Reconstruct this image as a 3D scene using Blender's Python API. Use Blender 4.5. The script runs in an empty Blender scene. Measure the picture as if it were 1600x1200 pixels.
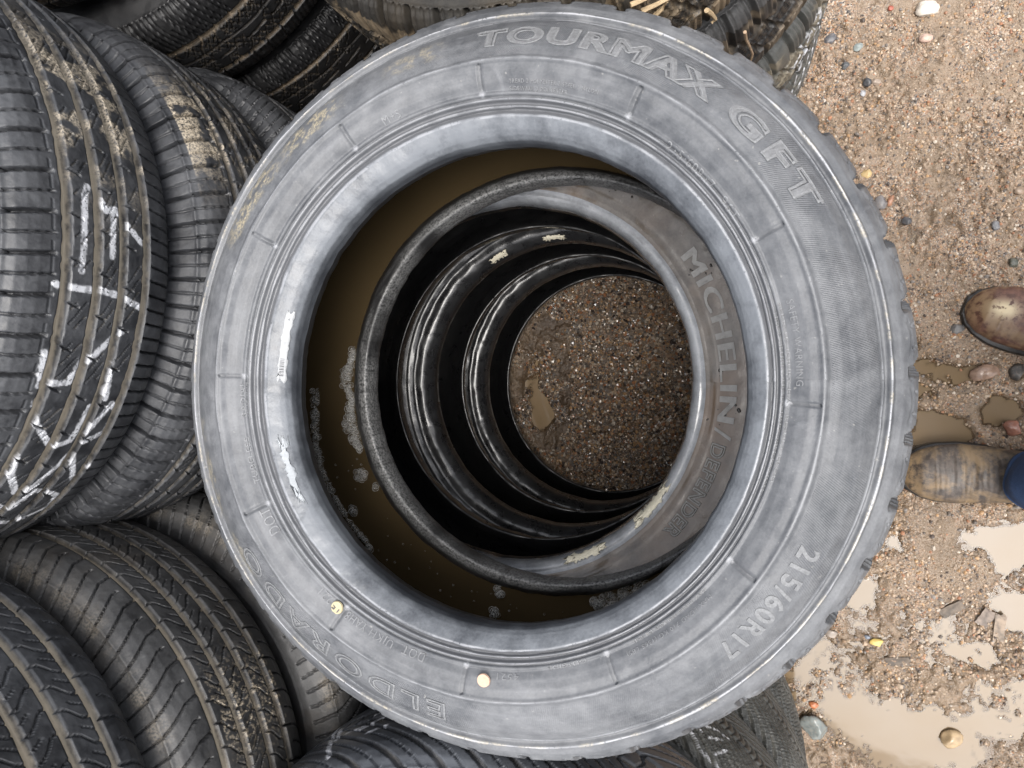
import bpy, bmesh, math, random
import numpy as np
from mathutils import Vector, Matrix

sc = bpy.context.scene
R_ = math.radians
# ------------------------------------------------------------------ camera
TILT = 0.3219
CAM_H = 1.4382
cd = bpy.data.cameras.new("camera"); cam = bpy.data.objects.new("camera", cd)
sc.collection.objects.link(cam); sc.camera = cam
cd.sensor_fit = 'HORIZONTAL'; cd.sensor_width = 36.0; cd.lens = 36.0 * 1100 / 1600
cd.clip_start = 0.01; cd.clip_end = 500
cam.location = (0, 0, CAM_H)
_r = Vector((math.cos(TILT), 0, -math.sin(TILT))); _u = Vector((0, 1, 0)); _b = Vector((math.sin(TILT), 0, math.cos(TILT)))
cam.rotation_euler = Matrix((_r, _u, _b)).transposed().to_euler()
# ------------------------------------------------------------------ world + sun (hazy, high)
SUN = Vector((0.34, -0.20, 1.44)).normalized()
w = bpy.data.worlds.new("World"); sc.world = w; w.use_nodes = True
nt = w.node_tree; nt.nodes.clear()
sky = nt.nodes.new('ShaderNodeTexSky'); sky.sky_type = 'NISHITA'; sky.sun_disc = False
sky.sun_elevation = math.asin(SUN.z); sky.sun_rotation = math.atan2(SUN.x, SUN.y)
sky.air_density = 1.0; sky.dust_density = 4.5; sky.ozone_density = 1.0
bg = nt.nodes.new('ShaderNodeBackground'); bg.inputs['Strength'].default_value = 0.15
wo = nt.nodes.new('ShaderNodeOutputWorld')
hs = nt.nodes.new('ShaderNodeHueSaturation'); hs.inputs['Saturation'].default_value = 0.30
nt.links.new(sky.outputs[0], hs.inputs['Color']); nt.links.new(hs.outputs[0], bg.inputs[0]); nt.links.new(bg.outputs[0], wo.inputs[0])
sl = bpy.data.lights.new("sun", 'SUN'); sl.energy = 1.3; sl.angle = R_(35); sl.color = (1.0, 0.96, 0.90)
so = bpy.data.objects.new("sun", sl); sc.collection.objects.link(so)
so.rotation_euler = SUN.to_track_quat('Z', 'Y').to_euler(); so.location = (1, -1, 4)
sc.view_settings.view_transform = 'Standard'; sc.view_settings.look = 'None'
sc.view_settings.exposure = 1.08; sc.view_settings.gamma = 1.0

rng = np.random.default_rng(7); random.seed(7)

# ------------------------------------------------------------------ helpers
def link(o, parent=None):
    sc.collection.objects.link(o)
    if parent is not None: o.parent = parent
    return o
def tag(o, label=None, cat=None, group=None, kind=None):
    if label: o["label"] = label
    if cat: o["category"] = cat
    if group: o["group"] = group
    if kind: o["kind"] = kind
    return o
def empty(name, loc=(0, 0, 0)):
    o = bpy.data.objects.new(name, None); o.empty_display_size = 0.1; o.location = loc
    return link(o)
def lerp(a, b, t): return a + (b - a) * t
def sstep(a, b, x):
    t = np.clip((x - a) / (b - a), 0, 1); return t * t * (3 - 2 * t)
def _hash(ix, iy, s):
    h = (ix.astype(np.int64) * 374761393 + iy.astype(np.int64) * 668265263 + s * 974711) & 0x7fffffff
    h = ((h ^ (h >> 13)) * 1274126177) & 0x7fffffff
    return ((h ^ (h >> 16)) & 0xffff) / 65535.0
def vnoise(x, y, s=0):
    ix = np.floor(x); iy = np.floor(y); fx = x - ix; fy = y - iy
    fx = fx * fx * (3 - 2 * fx); fy = fy * fy * (3 - 2 * fy)
    a = _hash(ix, iy, s); b = _hash(ix + 1, iy, s); c = _hash(ix, iy + 1, s); d = _hash(ix + 1, iy + 1, s)
    return (a * (1 - fx) + b * fx) * (1 - fy) + (c * (1 - fx) + d * fx) * fy
def fbm(x, y, s=0, o=4, gain=.5):
    v = 0; amp = 1; t = 0
    for k in range(o):
        v = v + amp * vnoise(x * 2 ** k + 17.3 * k, y * 2 ** k - 9.1 * k, s + k); t += amp; amp *= gain
    return v / t
def mesh_from(name, co, faces, mat=None, smooth=True, parent=None, attrs=None, normals=None):
    """faces: (n,4) or (n,3) int array"""
    me = bpy.data.meshes.new(name); co = np.asarray(co, dtype=np.float32); faces = np.asarray(faces, dtype=np.int32)
    n, k = faces.shape
    me.vertices.add(len(co)); me.vertices.foreach_set("co", co.ravel())
    me.loops.add(n * k); me.loops.foreach_set("vertex_index", faces.ravel())
    me.polygons.add(n); me.polygons.foreach_set("loop_start", np.arange(0, n * k, k, dtype=np.int32))
    me.polygons.foreach_set("loop_total", np.full(n, k, dtype=np.int32))
    me.polygons.foreach_set("use_smooth", np.full(n, smooth, dtype=bool))
    me.update(calc_edges=True)
    for an, av in (attrs or {}).items():
        av = np.asarray(av, dtype=np.float32)
        if av.shape[1] == 3:
            a = me.attributes.new(an, 'FLOAT_VECTOR', 'POINT'); a.data.foreach_set("vector", av.ravel())
        else:
            a = me.attributes.new(an, 'FLOAT_COLOR', 'POINT'); a.data.foreach_set("color", av.ravel())
    if mat: me.materials.append(mat)
    if normals is not None:
        me.normals_split_custom_set_from_vertices(np.asarray(normals, dtype=np.float32))
    return link(bpy.data.objects.new(name, me), parent)

# ------------------------------------------------------------------ node helpers
class NT:
    def __init__(s, name):
        s.m = bpy.data.materials.new(name); s.m.use_nodes = True; s.t = s.m.node_tree; s.t.nodes.clear()
        s.out = s.n('ShaderNodeOutputMaterial'); s.b = s.n('ShaderNodeBsdfPrincipled'); s.l(s.b.outputs[0], s.out.inputs[0])
    def n(s, t, **k):
        x = s.t.nodes.new(t)
        for a, b in k.items(): setattr(x, a, b)
        return x
    def l(s, a, b): s.t.links.new(a, b)
    def set(s, node, key, v):
        if hasattr(v, 'is_linked') or isinstance(v, bpy.types.NodeSocket): s.l(v, node.inputs[key])
        else: node.inputs[key].default_value = v
    def noise(s, vec, scale, detail=3, rough=.55, dist=0):
        x = s.n('ShaderNodeTexNoise'); s.l(vec, x.inputs['Vector']); x.inputs['Scale'].default_value = scale
        x.inputs['Detail'].default_value = detail; x.inputs['Roughness'].default_value = rough; x.inputs['Distortion'].default_value = dist
        return x.outputs['Fac']
    def ramp(s, fac, a, b, interp='LINEAR'):
        x = s.n('ShaderNodeMapRange'); s.l(fac, x.inputs[0]); x.inputs[1].default_value = a; x.inputs[2].default_value = b
        x.interpolation_type = interp if interp != 'LINEAR' else 'LINEAR'
        return x.outputs[0]
    def cr(s, fac, stops, interp='LINEAR'):
        x = s.n('ShaderNodeValToRGB'); x.color_ramp.interpolation = interp
        e = x.color_ramp.elements
        while len(e) < len(stops): e.new(.5)
        for q, (p, c) in zip(e, stops): q.position = p; q.color = (*c, 1)
        s.l(fac, x.inputs[0]); return x.outputs[0]
    def mix(s, f, a, b, mode='MIX'):
        x = s.n('ShaderNodeMix', data_type='RGBA', blend_type=mode)
        for i, v in ((0, f), (6, a), (7, b)):
            if isinstance(v, bpy.types.NodeSocket): s.l(v, x.inputs[i])
            else: x.inputs[i].default_value = v if i == 0 else (*v, 1)
        return x.outputs[2]
    def math(s, op, a, b=0.5, clamp=False):
        x = s.n('ShaderNodeMath', operation=op, use_clamp=clamp)
        for i, v in ((0, a), (1, b)):
            if isinstance(v, bpy.types.NodeSocket): s.l(v, x.inputs[i])
            else: x.inputs[i].default_value = v
        return x.outputs[0]
    def bump(s, h, strength, dist, normal=None):
        x = s.n('ShaderNodeBump'); s.l(h, x.inputs['Height']); x.inputs['Strength'].default_value = strength
        x.inputs['Distance'].default_value = dist
        if normal is not None: s.l(normal, x.inputs['Normal'])
        return x.outputs[0]
    def obj(s):
        return s.n('ShaderNodeTexCoord').outputs['Object']
    def attr(s, name):
        x = s.n('ShaderNodeAttribute', attribute_name=name); return x

def rubber(name, base=(.022, .023, .025), dust=(.15, .158, .17), amt=.5, rough=(.42, .7), mud=(.40, .31, .21), hatch=None,
           spec=.5, brown=0.0, browncol=(.16, .11, .07), wet=0.0, patch=None, seed=0., grime=None, rfade=None, streak=0):
    t = NT(name); co = t.obj()
    mp = t.n('ShaderNodeMapping'); t.l(co, mp.inputs[0]); mp.inputs['Location'].default_value = (seed, seed * .7, 0); co = mp.outputs[0]
    n1 = t.noise(co, 9, 5, .6, .6); n2 = t.noise(co, 55, 4, .6); n3 = t.noise(co, 420, 3, .6)
    f = t.math('ADD', t.math('MULTIPLY', n1, .6), t.math('MULTIPLY', n2, .4))
    f = t.math('ADD', t.ramp(f, .36, .64), amt * 2 - 1, clamp=False)
    f = t.math('MULTIPLY', t.math('ADD', f, t.math('MULTIPLY', t.math('SUBTRACT', n3, .5), .5)), 1.0, clamp=True)
    col = t.mix(f, base, dust)
    if streak:
        us = t.attr('tyre_uv'); m3 = t.n('ShaderNodeMapping'); t.l(us.outputs['Vector'], m3.inputs[0]); m3.inputs['Scale'].default_value = (9, 0, 150)
        ns = t.noise(m3.outputs[0], 1.0, 5, .65, .3)
        col = t.mix(t.math('MULTIPLY', t.ramp(ns, .50, .78), streak), col, tuple(min(1, c * 1.7) for c in dust))
        col = t.mix(t.math('MULTIPLY', t.ramp(ns, .46, .28), streak * .8), col, base)
        col = t.mix(t.math('MULTIPLY', t.ramp(t.noise(co, 26, 6, .7, 1.4), .60, .74), streak), col, tuple(min(1, c * 1.9) for c in dust))
        col = t.mix(t.math('MULTIPLY', t.ramp(t.noise(co, 210, 2, .5), .72, .78), .4), col, (.34, .33, .31))
    if rfade:
        ur = t.attr('tyre_uv'); sr = t.n('ShaderNodeSeparateXYZ'); t.l(ur.outputs['Vector'], sr.inputs[0])
        f2 = t.ramp(t.math('ADD', sr.outputs[2], t.math('MULTIPLY', t.math('SUBTRACT', n1, .5), .006)), *rfade)
        col = t.mix(f2, tuple(c * .7 for c in base), col)
        if rfade[0] < .2145 and rfade[0] > .2135 and rfade[1] < .218: col = t.mix(t.ramp(sr.outputs[2], .2315, .2345), col, t.mix(n2, (.075, .078, .085), (.135, .139, .148)))
    if brown:
        fb = t.ramp(t.noise(co, 6, 4, .6, 1.0), .62 - brown * .35, .74 - brown * .2)
        col = t.mix(t.math('MULTIPLY', fb, min(1, brown + .2)), col, browncol)
    a = t.attr('wear'); sep = t.n('ShaderNodeSeparateColor'); t.l(a.outputs['Color'], sep.inputs[0])
    # dust (blue channel): dry mud film; red: mud packed in grooves; green: white paint
    md = t.mix(n2, tuple(c * .72 for c in mud), tuple(min(1, c * 1.15) for c in mud))
    fr = t.math('MULTIPLY', sep.outputs[0], t.ramp(t.math('ADD', t.math('ADD', n2, t.math('MULTIPLY', n3, .35)), t.math('MULTIPLY', sep.outputs[0], .35)), .48, .86), clamp=True)
    col = t.mix(fr, col, md)
    fb2 = t.math('MULTIPLY', sep.outputs[2], t.ramp(n3, .35, .6), clamp=True)
    col = t.mix(fb2, col, mud)
    fg = t.math('MULTIPLY', sep.outputs[1], t.ramp(n3, .33, .42), clamp=True)
    col = t.mix(fg, col, (.60, .61, .64))
    t.l(col, t.b.inputs['Base Color'])
    rg = t.n('ShaderNodeMapRange'); t.l(n2, rg.inputs[0]); rg.inputs[1].default_value = .3; rg.inputs[2].default_value = .7
    rg.inputs[3].default_value = rough[0]; rg.inputs[4].default_value = rough[1]
    r = rg.outputs[0]
    r = t.math('ADD', r, t.math('MULTIPLY', fr, .35), clamp=True)
    t.l(r, t.b.inputs['Roughness'])
    t.b.inputs['Specular IOR Level'].default_value = spec
    if wet: t.b.inputs['Coat Weight'].default_value = wet; t.b.inputs['Coat Roughness'].default_value = .06
    h = t.math('ADD', t.math('MULTIPLY', n3, .5), n2)
    nb = t.bump(h, .35, .0012)
    if hatch:
        u = t.attr('tyre_uv'); sx = t.n('ShaderNodeSeparateXYZ'); t.l(u.outputs['Vector'], sx.inputs[0])
        per, slant, r0, r1, dep = hatch
        ph = t.math('MULTIPLY', t.math('ADD', sx.outputs[0], t.math('MULTIPLY', sx.outputs[2], slant)), 2 * math.pi / per)
        s_ = t.math('SINE', ph)
        mk = t.math('MULTIPLY', t.math('GREATER_THAN', sx.outputs[2], r0), t.math('LESS_THAN', sx.outputs[2], r1))
        wav = t.ramp(t.noise(co, 14, 2), .40, .62)
        nb = t.bump(t.math('MULTIPLY', t.math('MULTIPLY', s_, mk), wav), .8, dep, nb)
    t.l(nb, t.b.inputs['Normal'])
    return t.m

def plain(name, col, rough=.6, noise_amt=.25, scale=80, spec=.5, bump=.3, metallic=0, col2=None):
    t = NT(name); co = t.obj(); n = t.noise(co, scale, 4, .6)
    c2 = col2 if col2 else tuple(c * (1 - noise_amt) for c in col)
    t.l(t.mix(t.ramp(n, .35, .65), c2, col), t.b.inputs['Base Color'])
    t.b.inputs['Roughness'].default_value = rough; t.b.inputs['Specular IOR Level'].default_value = spec
    t.b.inputs['Metallic'].default_value = metallic
    t.l(t.bump(n, bump, .001), t.b.inputs['Normal']); return t.m

# ------------------------------------------------------------------ tyre profile
def resample(pts, step):
    pts = np.array(pts, float); d = np.r_[0, np.cumsum(np.linalg.norm(np.diff(pts, axis=0), axis=1))]
    n = max(2, int(round(d[-1] / step)) + 1); s = np.linspace(0, d[-1], n)
    return np.stack([np.interp(s, d, pts[:, 0]), np.interp(s, d, pts[:, 1])], 1)
def smooth(p, it):
    for _ in range(it):
        q = p.copy(); q[1:-1] = p[1:-1] * .5 + (p[:-2] + p[2:]) * .25; p = q
    return p
FINE_TOP = [ # (radius, z) upper half of the topmost tyre, from the tread shoulder in to the toe
 (.3455, .057), (.3437, .0665), (.3390, .0755), (.3310, .0825), (.3245, .0850), (.3232, .0890), (.3215, .0895), (.3185, .0868), (.3172, .0872), (.3160, .0898), (.3148, .0898), (.3130, .0925),
 (.306, .0985), (.296, .1045), (.286, .1088), (.2775, .1108), (.2750, .1128), (.2728, .1130), (.2708, .1112), (.264, .1105), (.256, .1075), (.2505, .1035), (.2488, .1045), (.2472, .1040),
 (.2462, .1010), (.2450, .1028), (.2432, .1026), (.2420, .0985), (.2405, .0984), (.2395, .1000), (.2380, .0998), (.2370, .0962), (.2348, .0978), (.2330, .0990), (.2310, .0988), (.2260, .0962), (.2225, .0938), (.2190, .0905), (.2158, .0850), (.2148, .0790), (.2150, .0700)]
SEG_SIDE = (0, 25)   # indices of sidewall points; bead = rest
def tyre_profile(Rb=.213, Ro=.34, hw=.098, step=.002, istep=.006, fine=None, narrow=False):
    """returns list of (partname, pts) going tread -> top sidewall -> top bead -> liner -> bottom bead -> bottom sidewall"""
    if fine is not None:
        top = fine; bi = 25
    else:
        def m(r, z): return (Rb + (r - .213) * (Ro - Rb) / (.34 - .213), z * hw / .113)
        top = [m(r, z) for r, z in [(.3355, .078), (.332, .088), (.327, .096), (.3215, .101), (.3195, .1045), (.3165, .1040), (.312, .1055), (.300, .110), (.285, .1135), (.2750, .1140), (.2735, .1155), (.2715, .1140),
               (.262, .1115), (.252, .1050), (.2485, .1055), (.2465, .1020), (.2440, .1025), (.2415, .0980), (.2370, .0970), (.2300, .0965), (.2255, .0945), (.2210, .0910), (.2170, .0865), (.2140, .0800), (.2128, .0720)]]
        bi = 14
        if narrow:
            top = [m(r, z) for r, z in [(.3355, .078), (.332, .088), (.327, .096), (.3215, .101), (.3195, .1045), (.3165, .1040), (.312, .1055), (.300, .110), (.285, .1125), (.2700, .1110), (.256, .1080), (.2445, .1035), (.2430, .1045), (.2413, .1030),
                   (.2330, .0985), (.2315, .0995), (.2300, .0980), (.2270, .0968), (.2255, .0955), (.2235, .0965), (.2205, .0955), (.2175, .0925), (.2150, .0870), (.2135, .0800), (.2128, .0720)]]; bi = 16
    tz = top[0][1]; tr = top[0][0]
    tread = [(tr, -tz), (lerp(tr, Ro, .55), -tz * .8), (Ro - .0008, -tz * .5), (Ro, 0), (Ro - .0008, tz * .5), (lerp(tr, Ro, .55), tz * .8), (tr, tz)]
    k = hw / .113 if fine is None else 1.0
    S = (Ro - Rb) / (.34 - .213)
    liner = [(.2128, .072), (.2118, .060), (.2125, .0585), (.216, .0605), (.2225, .0660), (.230, .0735), (.242, .0850), (.256, .0930), (.275, .0950), (.295, .088), (.312, .072), (.322, .050), (.3255, .02), (.326, 0)]
    liner = [(Rb + (r - .213) * S, z * k) for r, z in liner]
    if fine is not None:
        liner = [(.2150, .070), (.2168, .0600), (.2180, .0578), (.2215, .0588), (.2280, .0628), (.2335, .0700), (.238, .0790), (.250, .0900), (.275, .0950), (.300, .088), (.318, .072), (.330, .050), (.334, .02), (.335, 0)]
    full_liner = liner + [(r, -z) for r, z in liner[::-1][1:]]
    tp = resample(top[:bi + 1], step); bp = resample(top[bi:], step)
    segs = [('tread', smooth(resample(tread, step), 6)), ('sidewall', tp), ('bead', bp), ('inner_liner', resample(full_liner, istep)),
            ('bead', bp[::-1] * [1, -1]), ('sidewall', tp[::-1] * [1, -1])]
    return segs

def build_tyre(name, loc, mats, label, group, pattern=None, hi=None, dt=(.002, .02), Rb=.213, Ro=.34, hw=.098, step=.002, istep=.006,
               fine=None, tilt=(0, 0), warp=None, side_fn=None, paint=None, dirt_fn=None, oval=0.0, seed=1, narrow=False, ext_len=.030, g_fn=None):
    """hi: (deg0, deg1) arc meshed finely"""
    root = empty(name, loc); root.rotation_euler = (tilt[0], tilt[1], 0)
    tag(root, label, 'tyre', group)
    segs = tyre_profile(Rb, Ro, hw, step, istep, fine, narrow)
    # theta samples
    if hi is None: th = np.linspace(0, 2 * np.pi, int(2 * np.pi * Ro / dt[0]) + 1)
    else:
        a0, a1 = R_(hi[0]), R_(hi[1]); nf = int((a1 - a0) * Ro / dt[0]); nc = int((2 * np.pi - (a1 - a0)) * Ro / dt[1])
        th = np.r_[np.linspace(a0, a1, nf, endpoint=False), np.linspace(a1, a0 + 2 * np.pi, max(nc, 24) + 1)]
    nT = len(th)
    allp = []; idx = []; k = 0
    for i, (n, p) in enumerate(segs):
        q = p if i == 0 else p[1:]
        allp.append(q); idx.append((k - (1 if i else 0), k + len(q) - 1)); k += len(q)
    P = np.vstack(allp)            # closed loop: last point == first point
    nP = len(P)
    T = np.zeros_like(P); T[1:-1] = P[2:] - P[:-2]; T[0] = P[1] - P[-2]; T[-1] = T[0]
    T /= np.linalg.norm(T, axis=1)[:, None] + 1e-9
    N2 = np.stack([T[:, 1], -T[:, 0]], 1)          # outward normal in (r,z)
    if (N2[len(allp[0]) // 2, 0]) < 0: N2 = -N2
    r = np.tile(P[:, 0], (nT, 1)); z = np.tile(P[:, 1], (nT, 1)); TH = np.tile(th[:, None], (1, nP))
    U = TH * Ro
    d = np.zeros((nT, nP)); wear = np.zeros((nT, nP, 4)); wear[..., 3] = 1
    t0, t1 = idx[0]
    sl_ = slice(t0, t1 + 1)
    if pattern:
        # tread + shoulders (extend to a few points of both sidewalls)
        ext = int(ext_len / step)
        ids = np.r_[np.arange(t0, t1 + 1 + ext), np.arange(nP - ext, nP)]
        dep, mud = pattern(U[:, ids], z[:, ids])
        d[:, ids] -= dep; wear[:, ids, 0] = np.clip(mud, 0, 1)
        if paint is not None:
            g = paint(np.degrees(TH[:, ids]), z[:, ids]) * (dep < .0022) * (.5 + .5 * sstep(.34, .50, fbm(U[:, ids] * 120, z[:, ids] * 420, 77, 3)))
            wear[:, ids, 1] = g
        d[:, -1] = d[:, 0]
    if dirt_fn is not None:
        wear[..., 2] = dirt_fn(TH, r, z)
    if g_fn is not None: wear[..., 1] = np.maximum(wear[..., 1], g_fn(TH, r, z))
    if side_fn is not None:
        d = d + side_fn(TH, r, z)
    r2 = r + d * N2[:, 0]; z2 = z + d * N2[:, 1]
    if oval: r2 = r2 * (1 + oval * np.cos(2 * TH + seed))
    z2 = z2 + .0015 * np.sin(2 * TH + seed) + .0008 * np.sin(5 * TH + seed * 2)
    x = r2 * np.cos(TH); y = r2 * np.sin(TH)
    if warp is not None: x, y, z2 = warp(x, y, z2, r, z)
    co = np.stack([x, y, z2], 2)
    # vertex normals
    gu = np.zeros_like(co); gu[1:-1] = co[2:] - co[:-2]; gu[0] = co[1] - co[-2]; gu[-1] = gu[0]
    gv = np.zeros_like(co); gv[:, 1:-1] = co[:, 2:] - co[:, :-2]; gv[:, 0] = co[:, 1] - co[:, -2]; gv[:, -1] = gv[:, 0]
    nn = np.cross(gu, gv); nn /= np.linalg.norm(nn, axis=2)[..., None] + 1e-12
    tuv = np.stack([U, np.tile(np.arange(nP) * step, (nT, 1)), r * np.where(np.tile(P[:, 1], (nT, 1)) > 0, 1, -1)], 2)
    tuv[..., 2] = r
    for i, (n, p) in enumerate(segs):
        a, b = idx[i]; a = max(a, 0)
        m = b - a + 1
        cs = co[:, a:b + 1].reshape(-1, 3); ns = nn[:, a:b + 1].reshape(-1, 3)
        I = np.arange(nT * m).reshape(nT, m)
        f = np.stack([I[:-1, :-1], I[1:, :-1], I[1:, 1:], I[:-1, 1:]], 2).reshape(-1, 4)
        mt = mats.get(n + '_low', mats.get(n)) if i >= 4 else mats.get(n)
        mesh_from(n, cs, f, mt, True, root, {'wear': wear[:, a:b + 1].reshape(-1, 4), 'tyre_uv': tuv[:, a:b + 1].reshape(-1, 3)}, ns)
    return root

# ------------------------------------------------------------------ tread patterns: (u, z) metres -> (depth, mud)
def gr(x, c, hw, e=.0012): return 1 - sstep(hw - e, hw + e, np.abs(x - c))
def per(x, p, off=0): return np.mod(x - off + p / 2, p) - p / 2
def pat_rib(grooves, edge=.072, sh_per=.019, slit=.0135, seed=3, gw=.0042, mudk=1.0, slant=1.0, lowsh=True, notch=None):
    def f(u, z):
        d = np.zeros_like(u); m = np.zeros_like(u)
        nz = fbm(u * 30, z * 30, seed, 3); n2 = vnoise(u * 320, z * 320, seed + 5)
        wob = (vnoise(u * 160, z * 0, seed) - .5) * .0012
        for i, g in enumerate(grooves):
            q = gr(z + wob, g, gw if i % 2 == 0 else gw * .92)
            d = np.maximum(d, q * .0080); m = np.maximum(m, gr(z + wob, g, gw * .82, .0010) * (.95 + .7 * nz))
            # stepped teeth along the last groove
        lo, hi_ = min(grooves), max(grooves)
        # shoulder sipes
        top = z > hi_ + gw + .002
        k = per(u + .15 * (z - hi_), sh_per)
        thick = (np.floor((u + .15 * (z - hi_)) / sh_per + .5) % 2)
        wsip = np.where(thick > .5, .0014, .0007)
        s = (1 - sstep(wsip * .6, wsip * 1.7, np.abs(k))) * top * sstep(hi_ + gw + .005, hi_ + gw + .008, z)
        d = np.maximum(d, s * np.where(thick > .5, .0075, .0045)); m = m * (1 - s)
        # lengthwise hairline on the shoulder rib
        hl = gr(z, hi_ + .013, .0006, .0005) * (np.mod(u, sh_per * 2) < sh_per * 1.5); d = np.maximum(d, hl * .0015)
        bot = z < lo - gw - .002
        k = per(u - .12 * (z - lo), sh_per * .8)
        s = (1 - sstep(.0005, .0014, np.abs(k))) * bot
        d = np.maximum(d, s * .007)
        # ribs between grooves: slanted slits
        gs = sorted(grooves)
        for j in range(len(gs) - 1):
            a, b = gs[j] + gw, gs[j + 1] - gw
            mid = (a + b) / 2; inr = (z > a) & (z < b)
            sg = slant * (1 if j % 2 else .8)
            ph = per(u + sg * (z - mid) + .004 * np.sin((z - mid) * 200), slit, j * .004)
            ln = (vnoise(np.floor((u + sg * (z - mid)) / slit + .5) * 1.7, z * 0 + j, seed + 9) > .48)
            s = (1 - sstep(.0003, .0011, np.abs(ph))) * inr * ln * (np.abs(z - mid) < (b - a) * .36)
            d = np.maximum(d, s * .0022); m = np.maximum(m, s * .30 * (n2 > .5))
            ph = per(u - .35 * (z - b), slit * 3.1, j * .01)
            s = (1 - sstep(.0005, .0014, np.abs(ph))) * (z > mid) * inr
            d = np.maximum(d, s * .004); m = m * (1 - .8 * s)
        if notch is not None:
            kk = per(u, notch); s = gr(kk, 0, .0035) * (np.abs(z - lo) < gw + .004); d = np.maximum(d, s * .005)
        d += (n2 - .5) * .0003
        return d, m * mudk
    return f
def pat_curve(grooves, sh_per=.0155, seed=3, gw=.0036, mudk=.8):
    def f(u, z):
        d = np.zeros_like(u); m = np.zeros_like(u)
        nz = fbm(u * 30, z * 30, seed, 3)
        wob = (vnoise(u * 25, z * 0, seed) - .5) * .0010
        for g in grooves:
            d = np.maximum(d, gr(z + wob, g, gw) * .006); m = np.maximum(m, gr(z + wob, g, gw * .80) * (.65 + 1.0 * nz))
        lo, hi_ = min(grooves), max(grooves)
        for zz, sgn in ((hi_, 1), (lo, -1)):
            w_ = sgn * (z - zz)
            reg = w_ > gw + .001
            q = u + .25 * w_ + .5 * np.maximum(w_ - .02, 0)
            k = per(q, sh_per); par = np.floor(q / sh_per + .5) % 2
            s = (1 - sstep(.0003, np.where(par > .5, .0016, .0012), np.abs(k))) * reg * np.where(par > .5, 1, (w_ > .012))
            d = np.maximum(d, s * .0058)
        gs = sorted(grooves)
        for j in range(len(gs) - 1):
            a, b = gs[j] + gw, gs[j + 1] - gw; mid = (a + b) / 2; h = (b - a) / 2
            inr = (z > a - .001) & (z < b + .001); t = (z - mid) / h
            c = (1 if j % 2 else -1)
            q = u + c * (.006 * t + .004 * np.sin(t * 2.6))
            k = per(q, .0255, j * .007); s = (1 - sstep(.0004, .0012, np.abs(k))) * inr
            d = np.maximum(d, s * .0045)
            k = per(u + c * .009 * t, .0255, j * .007 + .012); s = (1 - sstep(.0002, .0009, np.abs(k))) * inr * (c * t > 0)
            d = np.maximum(d, s * .0025)
        d += (vnoise(u * 300, z * 300, seed) - .5) * .0003
        return d, m * mudk
    return f
def pat_fine(g_hi, g_lo, sh_per=.0085, seed=3, mudk=1.0):
    def f(u, z):
        d = np.zeros_like(u); m = np.zeros_like(u)
        nz = fbm(u * 40, z * 40, seed, 3)
        for g in (g_hi, g_lo):
            d = np.maximum(d, gr(z, g, .0036) * .006)
            br = (np.abs(per(u, .032)) > .0018) if g == g_lo else 1.0
            m = np.maximum(m, gr(z, g, .0034) * (.5 + nz) * br)
        span = g_hi - g_lo
        g = g_lo + span * .62 + .0015 * np.sin(u * 60)
        d = np.maximum(d, gr(z, g, .0011) * .004); m = np.maximum(m, gr(z, g, .001) * .35)
        g = g_lo + span * .36; lng = (np.mod(u, .052) < .040)
        tp = .0005 + .0012 * np.mod(u, .052) / .04
        s = (1 - sstep(tp, tp + .0008, np.abs(z - g - .004 * (np.mod(u, .052) / .04 - .5)))) * lng
        d = np.maximum(d, s * .004); m = np.maximum(m, s * .45)
        inr = (z < g_hi - .003) & (z > g_lo + .003)
        for sl, p, o in ((.9, .0125, 0), (-.7, .0145, .003), (.3, .019, .006)):
            k = per(u + sl * (z - g_lo), p, o); s = (1 - sstep(.0003, .0010, np.abs(k))) * inr
            s = s * (vnoise(u * 60, z * 60, seed + 3) > .42)
            d = np.maximum(d, s * .0025); m = np.maximum(m, s * .5 * nz)
        hk = np.abs(per(u + 6 * (z - g_hi) ** 2 * 8, .024)); s = (1 - sstep(.0004, .0012, hk)) * (z < g_hi - .002) * (z > g_hi - .019)
        d = np.maximum(d, s * .003); m = np.maximum(m, s * .7)
        for zz, sgn in ((g_hi, 1), (g_lo, -1)):
            w_ = sgn * (z - zz); q = u + .2 * w_ + (vnoise(u * 60, z * 0, seed) - .5) * .002
            k = per(q, sh_per); s = (1 - sstep(.0004, .0013, np.abs(k))) * (w_ > .006) * (vnoise(np.floor(q / sh_per + .5) * 3.1, z * 40, seed) > .25)
            d = np.maximum(d, s * .0028)
            d = np.maximum(d, (1 - sstep(.0007, .0018, np.abs(per(q, sh_per * 3.4)))) * (w_ > .004) * .004)
        return d, m * mudk
    return f
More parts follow.
